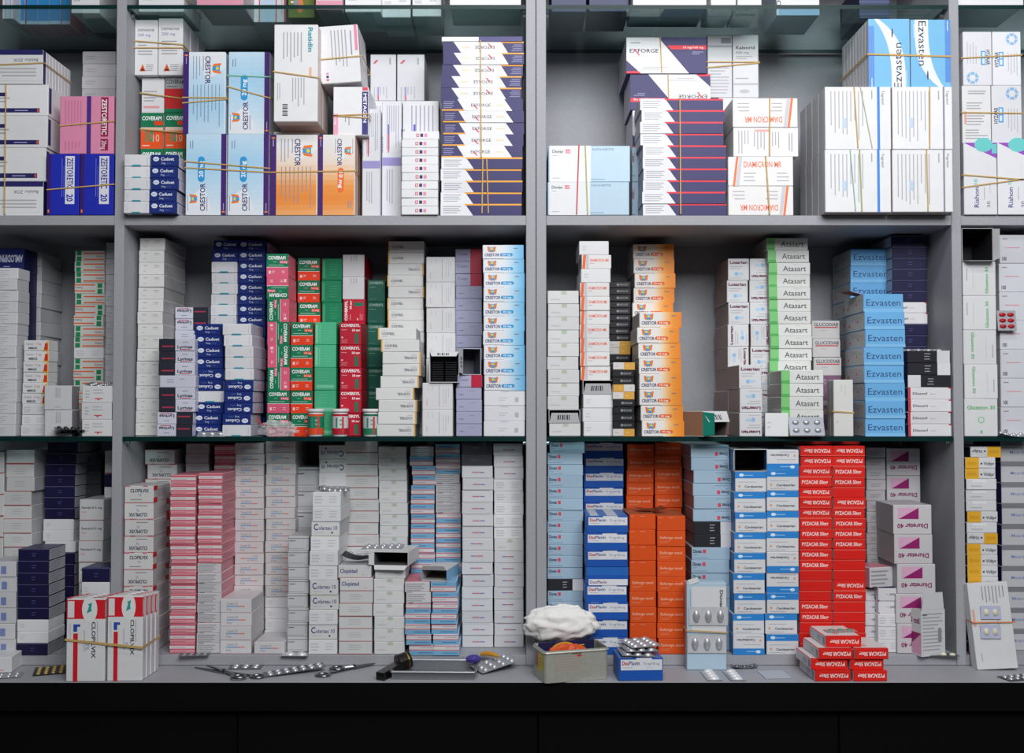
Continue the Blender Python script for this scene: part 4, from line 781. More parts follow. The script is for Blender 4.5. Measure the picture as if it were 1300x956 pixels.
zq = col('B', 536, 575, 486, 'sqw*2', .0, 'pair under the open carton', .07, yaw=.4)
col('B', 578, 612, 316, 'lavr*3 lav*12', .1, 'rear lavender tower', .1, lean=0, yaw=.4)
col('B', 613.5, 666, 311, 'crb*10 crbw*3', .006, 'blue flame tower', .1, hs=[18, 18, 18.5, 18.5, 18.5, 18.5, 18.5, 19, 19.5, 19.5, 19.5, 19.5, 19.5], xo=[-1, -1, 0, 0, 0, 0, 0, 0, 1, 1, 1, 1, 1], yaw=.4)
# third bay
col('B', 695, 735, 369, 'hol*9 open hol', .02, 'seal tower beside the uprights', .1, xo=[0, 0, 0, 0, 0, 0, 0, 0, 0, 1, 2], yaw=.4)
zdm = col('B', 738, 776, 306, 'blank dms blank dms*7 open blank*3', .02, 'small orange striped tower', .1, xo=[-3, 0, -1, -2, -2, -2, -2, -2, -2, -1, 2, 2, 2, 2], lean=0, yaw=.4)
col('B', 772, 801, 357, 'blk*9 wyl*2 blk*12', .105, 'rear slim black stack', .09, yaw=.4)
col('B', 778, 806, 460, 'wyl blk*2 wyl~ wyl blk*4 wyl', .012, 'front slim black stack', .09, yaw=.5)
col('B', 804, 856, 310, 'cro*13', .1, 'rear orange flame tower', .1, xo=[0, 0, 2, 0, -1], yaw=.4)
col('B', 811, 865, 396, 'cro*8', .0, 'front orange flame tower', .09, xo=[1, -2, -1, 0, 0, 0, 2, 3], yaw=.4)
col('B', 924, 951, 328, 'los*3 los< los> los*3', .09, 'rear blue-dot tower', .11, xo=[0, -1, 0, 0, 0, 0], yaw=.5)
col('B', 952, 979, 328, 'los~*3 los> los*4', .09, 'second rear blue-dot tower', .11, yaw=.5)
col('B', 939, 968, 463, 'los los~*2', .0, 'front blue-dot stack', .085, xo=[-1, 0, 0], yaw=.5)
carton('blank', .036, .037, .06, (X(986, 538, -.004), -.004, ZS['B']), math.radians(-12), 'squat blank white carton beside the front blue-dot stack')
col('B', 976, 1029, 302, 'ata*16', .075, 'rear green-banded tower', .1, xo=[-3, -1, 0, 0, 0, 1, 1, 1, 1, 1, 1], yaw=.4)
col('B', 992, 1046, 470, 'ata*5', -.004, 'front green-banded stack', .075, yaw=.4)
col('B', 1032, 1068, 407, 'gli*3 pur*2', .085, 'stack behind leaning white carton', .1, hs=[23, 23, 23, 37, 37], xo=[-1, 0, 1])
deck('B', 1058, 1083, 482, 'lean', 2, .02, .0, 'pair beside the front sky blue tower', rz=-.05)
hband(1058, 522, 1083, 524, .0, .042, 'tan rubber band around the tall plain white cartons')
col('B', 1080, 1131, 316, 'ezv*11', .105, 'rear sky blue tower', .1, yaw=.5)
zez = col('B', 1099, 1150, 373, 'ezv*8', .004, 'front sky blue tower', .095, lean=-6, xo=[3, 3, 3, 1, 0, 0, 0, -1], yaw=.4)
col('B', 1133, 1177, 299, 'nav*6 redg*2 nav*10', .075, 'rear navy stack beside sky blue', .1, yaw=.3, xo=[-1.5])
znv = col('B', 1153, 1207.5, 445, 'navw*2 navw~ redg*4', .004, 'red-striped stack beside the upright', .065, yaw=.4)
# fourth bay
zgl = col('B', 1222.5, 1265, 332, 'glz*2 glz~*2 glz2', .004, 'green-lettered stack', .09, hs=[43, 43, 43, 43, 47], yaw=.3)
col('B', 1269, 1340, 298, 'hun*7', .02, 'numbered carton stack', .1, yaw=.3)
# ------------------------------------------------------------------ lower board, first bay
col('C', -24, 5, 574, 'wrl*9', .065, 'seamed stack at one end', .09)
col('C', 5, 41, 571, 'wrl wrl~ wrl*12', .065, 'seamed stack beside navy stack', .1, xo=[2, 2, 2, -1, -1, -1], yaw=.4)
col('C', 57, 96, 561, 'nav*7 blank*3 nav*8', .09, 'rear navy stack', .1, xo=[1, 1, 0, 0, -1, -1, -1, -2, -2], yaw=.4)
col('C', 97, 128, 580, 'dgx*13', .135, 'dim stack behind lettered stack', .08)
col('C', 100, 131, 634, 'ram*7', .06, 'red-dosed stack', .09, yaw=.4)
col('C', 132, 152, 572, 'wrl nav blank nav blank nav wrl*3 nav*3', .1, 'mixed stack behind the upright', .1, hs=[32, 18, 18, 18, 34, 20, 20, 20, 20, 20, 20, 20])
col('C', 22, 62, 697, 'nav*6 blank*2 nav', -.002, 'front navy stack on lower board', .06, yaw=.3)
col('C', -18, 20, 713, 'wbs*6', .0, 'blue square stack', .06, yaw=.4)
col('C', 103, 139, 721, 'nav blank nav*4', .0, 'low stack beside upright', .055, yaw=.3)
# second bay
col('C', 184, 222, 571, 'clo~*13', .092, 'rear red-squared tower', .1, xo=[-1, 2], yaw=.5)
col('C', 157.5, 195, 617, 'clo clo~*3 clo clo~ clo*4', .008, 'front red-squared tower', .078, yaw=.4)
col('C', 217, 249, 603, 'pnk*18', .012, 'first pink tower', .09, xo=[-1, -1, -1, -1, -1, -1, -1, -1, 1, 1], yaw=.8)
col('C', 251, 281.5, 601, 'pnk*9 pnkw*9', .012, 'second pink tower', .09, yaw=.8)
col('C', 272, 303, 565, 'pnk*21', .108, 'rear pink tower', .09, yaw=.6)
col('C', 235, 265, 563, 'gra*20', .108, 'rear grey stack beside pink', .09)
col('C', 298, 335, 562, 'brl*10 brl~ brl*7', .09, 'blue-line tower beside pink', .11, yaw=.4)
col('C', 337, 375, 560, 'brl*14 blank*4', .09, 'second blue-line tower', .11, yaw=.4)
col('C', 279, 319, 761, 'brl*4', .008, 'low front blue-line stack', .078, yaw=.4)
carton('brl', .0485, .0183, .078, (X(342, 800, .008), .008, ZS['C']), 0, 'blue and red lined carton lying alone before the second blue-line tower')
col('C', 375, 406, 593, 'ghd*8', .115, 'rear dark-headed stack', .09, yaw=.5)
col('C', 365, 391.5, 681, 'ghd*8', .02, 'front dark-headed stack', .09, yaw=.5)
col('C', 405, 440, 565, 'col~*2 blank*12', .1, 'rear navy-lettered tower', .1, yaw=.5)
zco = col('C', 392.5, 429, 625, 'plain*2 col plain*3 col*2 plain col plain', .004, 'front navy-lettered tower', .09, xo=[3, 3, 2, 1, 0, 0, 0, 1, 0, -1, 0], yaw=.5)
col('C', 441, 483, 560, 'wrl*17', .1, 'rear seamed tower', .1, lean=-4, yaw=.5)
zcl = col('C', 429.5, 472, 718, 'clp*2 wrl*5', .004, 'navy script stack', .09, xo=[-1, 1, 1, 1, 0, 1, 1], yaw=.4)
col('C', 484, 520, 567, 'hol*17', .1, 'rear dim seal tower', .1, lean=-4, yaw=.6)
zop = col('C', 474, 513, 719, 'hol*7', .004, 'front seal stack', .09, xo=[1, 0, 0, 0, 1, 1, 1], yaw=.6)
col('C', 523, 553, 567, 'pnkw bps*10 bps~*9', .095, 'first striped tower', .09, lean=-2, yaw=.7, xo=[0, -1, 2, 2])
col('C', 554.5, 586, 564, 'bps*2 bps~ pnkw*4 bps~*13', .095, 'second striped tower', .09, lean=-2, yaw=.7)
zb1 = col('C', 514, 546, 739, 'pnkw*2 bps~*5', -.002, 'low striped stack', .085, xo=[0, 1, 1, 0, 0, 2, 5], yaw=.8)
col('C', 547.5, 580, 739, 'bps*2 bps~*5', -.002, 'second low striped stack', .085, xo=[-1, 1, 1, 0, 0, 2, 3], yaw=.6)
col('C', 586.5, 626, 561, 'dgx*2 dsh*6 dsh~*3 dsh*6', .05, 'first dash tower', .11, yaw=.4, xo=[-1, -1])
col('C', 627, 664.5, 563, 'dsh*3 plain*5 hol dsh~*6 dsh*2', .05, 'second dash tower', .11, yaw=.25, xo=[-1.2])
# third bay
col('C', 695, 740, 561, 'dios*12 diow dios*5', .045, 'pale blue tower by uprights', .11, xo=[2], yaw=.4)
col('C', 741, 792, 562, 'dpl*13', .115, 'rear blue-banded tower', .1, yaw=.5)
col('C', 744, 797.5, 655, 'dpl*3 dplp dpl*4', .0, 'front blue-banded tower', .105, hs=[22, 22, 21, 23, 22, 22, 22, 22], xo=[0, 0, 0, 1, -1, 0, 0, 0], yaw=.4)
col('C', 795, 829.5, 564, 'ora*15', .115, 'rear orange tower', .1, xo=[1, 1, 0, 0], yaw=.5)
col('C', 831, 866, 562, 'ora*15', .115, 'second rear orange tower', .1, yaw=.5)
col('C', 799, 833, 653, 'orap*4 ora*3 orap*2', .006, 'front orange tower', .1, yaw=.4)
col('C', 834.5, 871, 655, 'orap ora*8', .006, 'second front orange tower', .1, yaw=.4)
col('C', 877, 926, 565, 'dios~*6 diow*2 dios*8', .03, 'pale blue tower beside orange', .11, xo=[0, 0, 4, 3, 3, 3, 3, 3, 0, 0], yaw=.4)
col('C', 930, 970, 599, 'can*8 can~', .0, 'first blue-topped tower', .1, xo=[4, 3, 3, 2, 2, 1, 1, 0, 0], yaw=.4)
zcn = col('C', 971, 1012, 571, 'can~ can*4 can~*2 can*3', .0, 'second blue-topped tower', .1, xo=[3, 3, 2, 2, 2, 1, 1, 1, 0, 0], yaw=.4)
col('C', 1013.5, 1055, 566, 'pyz~*3 pyz pyz~*3 pyz*5 pyzp*3 pyz*2 pyzp*3', .01, 'first bright red tower', .1, xo=[1, 1, 0, 0], lean=2, yaw=.4)
col('C', 1056, 1097.5, 566, 'pyz~*2 pyz*2 pyzp pyz~ pyz*4 pyzp*3 pyz~ pyz pyzp*5', .01, 'second bright red tower', .1, lean=2, yaw=.4)
col('C', 1100, 1125, 568, 'gra*18', .09, 'grey stack beside bright red', .1, yaw=.5)
col('C', 1126, 1169, 569, 'diu~*7', .1, 'rear magenta triangle tower', .1, yaw=.4)
col('C', 1135, 1184, 641, 'diu~*3 diu~*2', .01, 'front magenta triangle tower', .085, yaw=.4, xo=[0, 0, 4, 2, 2])
col('C', 1098, 1114, 748, 'redg~*5', .03, 'narrow red-edged stack', .055, yaw=.3)
zrg = col('C', 1115, 1142, 747, 'redg~*2 plain*3', .015, 'low red-edged stack', .07, yaw=.4)
# fourth bay
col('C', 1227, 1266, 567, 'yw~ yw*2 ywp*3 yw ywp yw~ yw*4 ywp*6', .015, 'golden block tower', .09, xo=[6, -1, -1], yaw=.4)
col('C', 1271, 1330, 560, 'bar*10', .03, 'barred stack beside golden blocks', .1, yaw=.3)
# ------------------------------------------------------------------ opened cartons
def dk(py):
    lo, hi = -.3, .3
    for _ in range(50):
        m = (lo+hi)/2
        if Z(py, m) < .90: hi = m
        else: lo = m
    return m
def K(px, py, z=0):
    d = dk(py); return (X(px, py, d), d, .9004+z)
FOIL = mat('#c3c6cb', .36, .55, 'metal'); FOILD = mat('#75787e', .38, .6, 'metal'); SHEET = mat('#a9acb2', .42, .55, 'metal')
PK = {}
def pocket(rx, ry, rz_, m):
    k = (rx, ry, rz_, m.name)
    if k in PK: return PK[k]
    mb = MB(); n, R = 10, 4; vs = []; fs = []
    for i in range(R):
        t = i/R*math.pi/2
        vs += [(rx*math.cos(t)*math.cos(2*math.pi*j/n), ry*math.cos(t)*math.sin(2*math.pi*j/n), rz_*math.sin(t)) for j in range(n)]
    vs.append((0, 0, rz_))
    for i in range(R-1): fs += [(i*n+j, i*n+(j+1) % n, (i+1)*n+(j+1) % n, (i+1)*n+j) for j in range(n)]
    fs += [((R-1)*n+j, (R-1)*n+(j+1) % n, R*n) for j in range(n)]
    mb.add(vs, fs, m); me = mb.mesh('blister_pocket'); me.polygons.foreach_set('use_smooth', [True]*len(me.polygons))
    PK[k] = me; return me
def blister(loc, rot, nx, ny, px_, py_, label, r=(.0036, .0036, .003), sm=None, pm=None, bend=0.0, group=None):
    """foil sheet in its own xy plane, bubbles up; loc is the middle of the sheet"""
    t = thing('blister_pack', label, 'blister pack', loc, 0, group); t.rotation_euler = rot
    w, l = nx*px_+.004, ny*py_+.004; mb = MB(); N = 8; sm = sm or SHEET
    zz = lambda x: bend*((x/(w/2))**2)
    for i in range(N):
        x0, x1 = -w/2+w*i/N, -w/2+w*(i+1)/N
        v = [(x, y, zz(x)+s) for x in (x0, x1) for y in (-l/2, l/2) for s in (0, .0005)]
        mb.add(v, [(0, 2, 6, 4), (1, 5, 7, 3), (0, 4, 5, 1), (2, 3, 7, 6)]+([(0, 1, 3, 2)] if i == 0 else [])+([(4, 6, 7, 5)] if i == N-1 else []), sm)
    mb.obj('foil_sheet', t)
    me = pocket(*r, pm or FOIL)
    for i in range(nx):
        for j in range(ny):
            x, y = (i-(nx-1)/2)*px_, (j-(ny-1)/2)*py_
            link('blister_pocket', me, t, (x, y, zz(x)+.0004))
    return t
B_, C_ = ZS['B'], ZS['C']
# middle glass
open_carton(.047, .049, .07, (X(564, 470, -.002), -.002, zq+.0004), 0, 'opened white carton full of black blister packs, atop the vertical line pair', flaps='U', ang=2.2, fl=.012, ticks=True)
for i in range(2):
    mb = MB()
    for k in range(9): mb.box((-.0095, 0, k*.0037), (.0095, .06, k*.0037+.0028), mat('#222226', .35, .3, 'metal'), .0007)
    tag(mb.obj('blister_stack', None, (X(564, 470, 0)+(-.0105 if i == 0 else .0105), .004, zq+.0014)), ['first', 'second'][i]+' stack of black blisters inside the opened white carton', 'blister pack')
zlv = col('B', 579, 612, 476, 'lavr lav*4', .012, 'front lavender stack', .085, yaw=.4)
open_carton(.030, .042, .05, (X(599, 460, .012), .012, zlv+.0004), .25, 'small opened carton with barcoded side flap atop the front lavender stack', c='#c9cad4', flaps='L', ang=1.0, fl=.014, ticks=True, inner='#5a5a66')
open_carton(.052, .040, .06, (X(911, 545, .004)-.004, .004, B_), .55, 'opened carton lying with a brown side and green inner flap', side='#a5775e', flaps='LU', ang={'L': 2.1, 'U': 2.6}, fl=.019, fc={'L': '#167a68'}, ticks=True, inner='#5f5a56')
mb = MB()
open_carton(.050, .053, .075, (X(1241, 310, .004), .004, zgl+.0004), 0, 'empty opened white carton standing atop the green-lettered stack', c='#cfd0d2', flaps='RD', ang={'R': 1.25, 'D': 1.45}, fl=.014, inner='#26262a')
blister((X(128, 484, .04), .04, zr3+.0012), (.12, 0, .1), 3, 3, .011, .012, 'dark blister pack resting on the red mark trio', sm=FOILD, bend=.004)
for i in range(3): blister((X(86, 546, -.0)+.002*i, .045-.014*i-.02, B_+.001+.0055*i), (.1, -.1+.08*i, .3+.1*i), 4, 2, .01, .011, f'black blister pack, {ORD[2-i]} in the heap beside the red mark trio', sm=mat('#2d2d31', .3, .6, 'metal'), pm=mat('#3a3a40', .25, .6, 'metal'))
blister((X(265, 548, -.004), .012, B_+.003), (.55, 0, .05), 3, 1, .0135, .012, 'foil blister with big bubbles before the front navy stack', r=(.006, .0045, .004))
blister((X(1103, 369, .01), .05, zez+.0015), (.05, .12, .1), 4, 3, .012, .011, 'red-backed blister pack on top of the front sky blue tower', sm=mat('#7d2d28', .35, .5, 'metal'), bend=.003)
blister((X(1181, 440, .01), .05, znv+.0012), (.04, 0, 0), 4, 3, .0165, .013, 'shiny blister pack on top of the red-striped stack', r=(.0062, .005, .0035), sm=FOILD)
blister((X(1022, 540, -.0), -.0085, B_+.016), (1.25, 0, .0), 3, 2, .017, .013, 'silver blister leaning against the front green-banded stack', r=(.0055, .0042, .0035), sm=FOILD)
blister((X(1290, 549, 0), .012, B_+.0015), (.15, .05, .2), 4, 2, .012, .011, 'crumpled silver blister before the numbered cartons', bend=.003)
t = blister((X(1278, 405, .012), .0125, Z(407, .0125)), (1.45, 0, 0), 2, 3, .013, .0095, 'blister of red capsules clipped before the numbered cartons', r=(.0058, .0034, .0034), sm=mat('#c9cad0', .3, .6, 'metal'), pm=mat('#b3222c', .25))
# jars with white lids
def jar(px, d, c1, c2, c3, label):
    x = X(px, 535, d); r = .0128
    t = thing('lidded_jar', label, 'jar', (x, d, B_))
    mb = MB(); mb.lathe([(0, 0), (r-.002, 0), (r-.001, .002), (r-.0006, .037), (r-.002, .0385), (0, .0385)], mat('#e0e0e0', .4)); mb.obj('body', t, smooth=False)
    mb = MB(); mb.lathe([(r, .0032), (r, .013)], mat(c1)); mb.lathe([(r, .013), (r, .032)], mat(c2)); mb.lathe([(r, .032), (r, .0355)], mat(c3))
    for k, (a0, a1, z0, z1, c) in enumerate([(-2.0, -1.75, .014, .03, '#3f8f78'), (-1.5, -1.0, .024, .027, '#8aa49c'), (-1.5, -.9, .018, .0205, '#8aa49c'), (-1.2, -.95, .004, .031, '#c8423a')]):
        n = 4; q = r+.0002
        mb.add([(q*math.cos(a0+(a1-a0)*i/n), q*math.sin(a0+(a1-a0)*i/n), z) for z in (z0, z1) for i in range(n+1)], [(i, i+1, n+2+i, n+1+i) for i in range(n)], mat(c))
    mb.obj('label_wrap', t)
    mb = MB(); mb.lathe([(0, .0392), (r+.0008, .0392), (r+.0012, .040), (r+.0012, .0428), (r+.0004, .0438), (0, .0438)], mat('#e3e3e3', .35)); mb.obj('lid', t)
jar(401, .0165, '#e0502a', '#1f7d5c', '#e0502a', 'white-lidded jar with an orange and green wrap beside the orange-green tower')
jar(432, .0165, '#b8243a', '#d8d8d8', '#b8243a', 'white-lidded jar with a red, white and green wrap before the mint tower')
jar(471, .0165, '#1f7d5c', '#c9cccb', '#1f6d52', 'white-lidded jar with a green wrap beside the yellow-edged tower')
# crumpled clear bag
PL = bpy.data.materials.new('clear_plastic'); PL.use_nodes = True; nt = PL.node_tree; nt.nodes.clear()
o_ = nt.nodes.new('ShaderNodeOutputMaterial'); a_ = nt.nodes.new('ShaderNodeBsdfTransparent'); g_ = nt.nodes.new('ShaderNodeBsdfPrincipled'); m_ = nt.nodes.new('ShaderNodeMixShader'); m_.inputs[0].default_value = .28
g_.inputs['Base Color'].default_value = (.8, .8, .82, 1); g_.inputs['Roughness'].default_value = .12
nt.links.new(a_.outputs[0], m_.inputs[1]); nt.links.new(g_.outputs[0], m_.inputs[2]); nt.links.new(m_.outputs[0], o_.inputs[0])
def lump(rx, ry, rz_, m, amp, seed, name, nu=26, nv=14, freq=3.0):
    from mathutils import noise
    mb = MB(); vs = []; fs = []
    for i in range(nv+1):
        t = -math.pi/2+math.pi*i/nv
        for j in range(nu):
            p = 2*math.pi*j/nu; d = Vector((math.cos(t)*math.cos(p), math.cos(t)*math.sin(p), math.sin(t)))
            k = 1+amp*(noise.noise(d*freq+Vector((seed, 0, 0)))+.5*noise.noise(d*freq*2.3+Vector((0, seed, 0))))
            z = d.z*rz_*k
            vs.append((d.x*rx*k, d.y*ry*k, max(z, -rz_*.8)+rz_*.8))
    for i in range(nv): fs += [(i*nu+j, i*nu+(j+1) % nu, (i+1)*nu+(j+1) % nu, (i+1)*nu+j) for j in range(nu)]
    mb.add(vs, fs, m); return mb
t = thing('plastic_bag', 'crumpled clear plastic bag with a red edge before the pink-green tower', 'bag', (X(352, 545, .014), .0155, B_))
lump(.027, .012, .0135, PL, .5, 3, 'bag').obj('film', t)
mb = MB(); mb.tube([(-.031, -.004, .028), (-.024, -.009, .020), (-.014, -.0125, .0175)], .0009, mat('#d8432e'), 6); mb.obj('red_edge', t)
# lower board
open_carton(.056, .022, .08, (X(496, 712, .004), .006, zop+.0004), -.12, 'opened white carton with a torn end on top of the front seal stack', flaps='DL', ang=1.1, fl=.012, inner='#6a6866')
open_carton(.042, .0185, .075, (X(551, 728, -.001), .002, zb1+.0004), -.2, 'small opened carton with a lifted flap on the low striped stacks', c='#cfced0', side='#7fb2d6', flaps='U', ang=.6, fl=.009)
open_carton(.053, .035, .095, (X(953, 584, .002)+.0008, .003, Z(599, .0)+.0006), .03, 'opened blue-edged carton with dark inside, topping the first blue-topped tower', c='#d6d7da', side='#5a86b8', flaps='L', ang=1.2, fl=.012, inner='#1d1d20')
carton('pnkw', .044, .032, .05, (X(1123, 735, .02)-.004, .022, zrg+.0004), .3, 'grey printed carton slumped on the low red-edged stack')
t = thing('opened_carton', 'opened white printed carton with raised flaps before the magenta triangle tower', 'medicine box', (X(1184, 800, -.004), -.006, C_), .28)
mb = MB(); cm = mat('#d2d3d4'); mi_ = mat('#a58f94'); W_, D_, H_ = .044, .038, .072; q = .0008
mb.box((-W_/2, 0, 0), (W_/2, q, H_), cm); mb.box((-W_/2, D_-q, 0), (W_/2, D_, H_), cm); mb.box((-W_/2, q, 0), (-W_/2+q, D_-q, H_), cm); mb.box((W_/2-q, q, 0), (W_/2, D_-q, H_), cm); mb.box((-W_/2+q, q, 0), (W_/2-q, D_-q, q), mi_)
cv = Cv(W_, H_); cv.L(.06, .1, .92, .95, 11, '#a3a3a9', 5, .3); cv.R(.7, .3, .85, .6, '#8f8f96'); cv.R(.05, .88, .25, .92, '#77777e'); put(mb, cv, (-W_/2, 0, 0), (1, 0, 0), (0, 0, 1), (0, -1, 0), W_, H_, '')
cv = Cv(D_, H_); cv.R(.0, .04, 1, .5, '#d9a0be'); cv.G([(.2, .5), (1, .5), (.2, .16)], '#93236a'); cv.T('40 ratil', .2, .7, .12, '#8a3a66', .7, 0, .03); put(mb, cv, (-W_/2, D_, 0), (0, -1, 0), (0, 0, 1), (-1, 0, 0), D_, H_, ''); mb.obj('body', t)
for y0, hh_, c_ in ((0, .027, cm), (D_-.0006, .024, mat('#cdb9bf'))):
    mb = MB(); v = [(x, y, z) for x, z in ((-.0205, H_+.0001), (.0205, H_+.0001), (.018, H_+hh_), (-.017, H_+hh_)) for y in (y0, y0+.0006)]; mb.add(v, [(0, 2, 4, 6), (7, 5, 3, 1), (0, 1, 3, 2), (2, 3, 5, 4), (4, 5, 7, 6), (6, 7, 1, 0)], c_); mb.obj('flap', t)
blister((X(423, 618, .02), .035, zco+.0012), (.1, .08, .2), 5, 3, .0085, .0095, 'silver blister pack on top of the front navy-lettered tower', r=(.0036, .0036, .0034), bend=.003)
blister((X(452, 700, .01), .03, zcl+.0085), (-.32, .12, .3), 3, 3, .0145, .0125, 'curled silver blister on top of the navy script stack', r=(.0058, .0048, .0042), bend=.006, sm=FOILD)
blister((X(483, 697, .02), .056, zop+.0235), (.1, -.03, -.1), 5, 2, .0125, .012, 'pearl-bubbled blister resting on the torn carton', r=(.0046, .0046, .004))
blister((X(247, 823, -.0), .0, C_+.0007), (0, 0, .1), 4, 2, .0105, .009, 'flat grey blister before the second pink tower', r=(.0034, .0028, .0012), sm=FOILD, pm=SHEET)
blister((X(375, 823, -.0), -.0, C_+.0007), (0, 0, -.05), 2, 1, .019, .016, 'white blister with two big bubbles before the dark-headed stack', r=(.0085, .0062, .0042), sm=mat('#c9cace', .3, .5, 'metal'), pm=mat('#d5d6d8', .3, .2, 'metal'))
blister((X(1192, 827, -.0), -.0, C_+.0007), (0, 0, -.12), 4, 1, .0135, .016, 'blister of cream tablets lying on the board edge', r=(.0052, .0042, .003), sm=FOILD, pm=mat('#dcd9bd', .35))
carton('pyzp', X(1078, 566, .05)-X(997, 566, .05), .0042, .06, (X(1050, 566, .05), .045, Z(566, .01)+.0012), 0, 'flat bright red carton lying across the two bright red towers')
blister((X(826, 646, .05), .055, Z(653, .006)+.0022), (.02, 0, .15), 3, 2, .014, .014, 'brown-backed blister lying on the front orange towers', r=(.004, .004, .0015), sm=mat('#6d3320', .4, .3, 'metal'), pm=mat('#7d4028', .4, .3, 'metal'), bend=.004)
# counter
dq = KD+.001
for k, (a, b, yt, yb) in enumerate([(84, 133, 760, 866), (135, 180, 757, 865)]):
    h = Z(yt, dq)-.9004; w_ = X(b, 810, dq)-X(a, 810, dq)
    for i in range(4): carton('clof', w_-.0006, h-.0016*i, .0165, (X((a+b)/2, 810, dq)+.0006*i, dq+.0003+i*.0169+k*.003, .9004), .015, f"upright white carton with red top, {'front' if i == 0 else ORD[i].split()[0]+' back'} in the {['outer', 'inner'][k]} row on the counter", 'red-topped cartons on the counter')
hband(84, 812, 180, 822, dq-.0002, dq+.073, 'tan rubber band around the red-topped cartons on the counter', wd=.0032)
carton('cvback', .055, .024, .05, (X(-3, 848, -.04)-.004, dk(855), .9004), .12, 'small white carton with red print lying at the end of the counter')
blister(K(6, 859, .0006), (0, 0, .3), 4, 2, .011, .012, 'silver blister lying flat beside the small red-printed carton')
blister(K(64, 852, .0006), (0, 0, .35), 4, 4, .0105, .012, 'black blister of golden tablets beside the red-topped cartons', sm=mat('#2f2e2c', .35, .5, 'metal'), pm=mat('#b59a62', .35, .3, 'metal'), r=(.0034, .0034, .0026))
blister(K(312, 847.5, .0006), (0, 0, .05), 3, 2, .0155, .011, 'foil blister lying beside the open scissors', r=(.005, .0035, .003), sm=FOILD)
blister(K(374, 854, .004), (.0, -.07, .38), 7, 2, .0125, .0125, 'long silver blister strip lying across the counter between two scissors', r=(.0046, .004, .0036), sm=FOILD)
def scissors(p, q, pr, qr, label):
    """tips p,q; rings pr,qr (pixels on the counter)"""
    A, B, R1, R2 = [Vector(K(*z)) for z in (p, q, pr, qr)]
    base = (A+B+R1+R2)/4; base.z = .9004
    t = thing('scissors', label, 'scissors', base); L = lambda v, z=0: Vector((v.x-base.x, v.y-base.y, z))
    st = mat('#8d9095', .22, 1, 'metal'); piv = (A+B+R1+R2)/4
    for i, (tip, ring) in enumerate(((A, R2), (B, R1))):
        z = .0016+.0026*i; mb = MB(); a, c, b = L(tip, z), L(piv, z), L(ring, z)
        d = (c-a).normalized(); s = Vector((-d.y, d.x, 0)); th = Vector((0, 0, .0011))
        v = [a, c+s*.0042, c-s*.0042]; mb.add([x+th for x in v]+[x-th for x in v], [(0, 1, 2), (5, 4, 3), (0, 3, 4, 1), (1, 4, 5, 2), (2, 5, 3, 0)], st); mb.obj('blade', t)
        dd = (b-c).normalized(); mb = MB(); mb.tube([c, c.lerp(b, .5), b-dd*.009], [.0028, .0022, .002], st, 8); mb.obj('shank', t)
        mb = MB(); mb.tube([b+Vector((.0105*math.cos(k*math.pi/8), .0085*math.sin(k*math.pi/8), 0)) for k in range(16)], .002, st, 8, True); mb.obj('finger_ring', t, smooth=True)
    mb = MB(); mb.lathe([(0, 0), (.003, 0), (.003, .007), (0, .0075)], mat('#6b6e73', .3, 1, 'metal'), 12); mb.obj('pivot_screw', t, L(piv))
scissors((247, 849), (262, 848.5), (303, 863), (327, 860.5), 'steel scissors lying open beside the small foil blister')
scissors((481, 843), (476, 846), (428, 852), (410, 858.5), 'steel scissors pointing towards the metal tray')
# metal tray and tool
st = mat('#909397', .34, .7, 'metal'); c0 = Vector(K(553, 855)); t = thing('metal_tray', 'shallow metal tray with a rolled rim at the counter edge', 'tray', c0, -.03)
W_, L_, H_ = .062, .036, .011; mb = MB()
mb.box((-W_, -L_, 0), (W_, L_, .0012), st); mb.box((-W_, -L_, .0012), (W_, -L_+.0012, H_), st); mb.box((-W_, L_-.0012, .0012), (W_, L_, H_), st); mb.box((-W_, -L_+.0012, .0012), (-W_+.0012, L_-.0012, H_), st); mb.box((W_-.0012, -L_+.0012, .0012), (W_, L_-.0012, H_), st); mb.obj('pan', t)
mb = MB(); e = .0025; mb.tube([(-W_, -L_-e+.002, H_), (W_, -L_-e+.002, H_), (W_+e-.001, -L_, H_), (W_+e-.001, L_, H_), (W_, L_+e-.001, H_), (-W_, L_+e-.001, H_), (-W_-e+.001, L_, H_), (-W_-e+.001, -L_, H_)], .0019, st, 8, True); mb.obj('rim', t)
p0 = Vector(K(486, 864)); t = thing('metal_tool', 'dark metal tool with a rounded cylindrical head beside the tray', 'tool', p0)
dm = mat('#3f3d3b', .28, .9, 'metal'); p1 = Vector(K(512, 851))-p0; dv = p1.normalized()
mb = MB(); mb.bar((-.004, -.001, .006), (p1.x*.8, p1.y*.8, .010), .014, .0115, dm); mb.obj('handle', t)
mb = MB(); ax = Vector((.75, .45, .15)).normalized(); mb.tube([p1+Vector((0, 0, .0135))-ax*.011, p1+Vector((0, 0, .0135))-ax*.010, p1+Vector((0, 0, .0135))+ax*.010, p1+Vector((0, 0, .0135))+ax*.011], [.011, .013, .013, .011], dm, 20); mb.obj('head', t)
mb = MB(); mb.tube([p1+Vector((0, 0, .0135))+ax*.0045, p1+Vector((0, 0, .0135))+ax*.0062], .0132, mat('#c9a24a', .3, 1, 'metal'), 20); mb.obj('brass_ring', t)
blister(K(628, 850, .009), (.05, -.18, .5), 4, 3, .0155, .013, 'silver blister with big bubbles propped beside the old tin', r=(.0052, .0046, .0038))
mb = lump(.012, .008, .0065, mat('#4b3f96', .5), .25, 5, 'g', 16, 8); tag(mb.obj('purple_wrapper', None, (X(601, 838, -.03), dk(849)-.006, .9004+.011)), 'crumpled purple wrapper lying on the big-bubbled blister', 'wrapper')
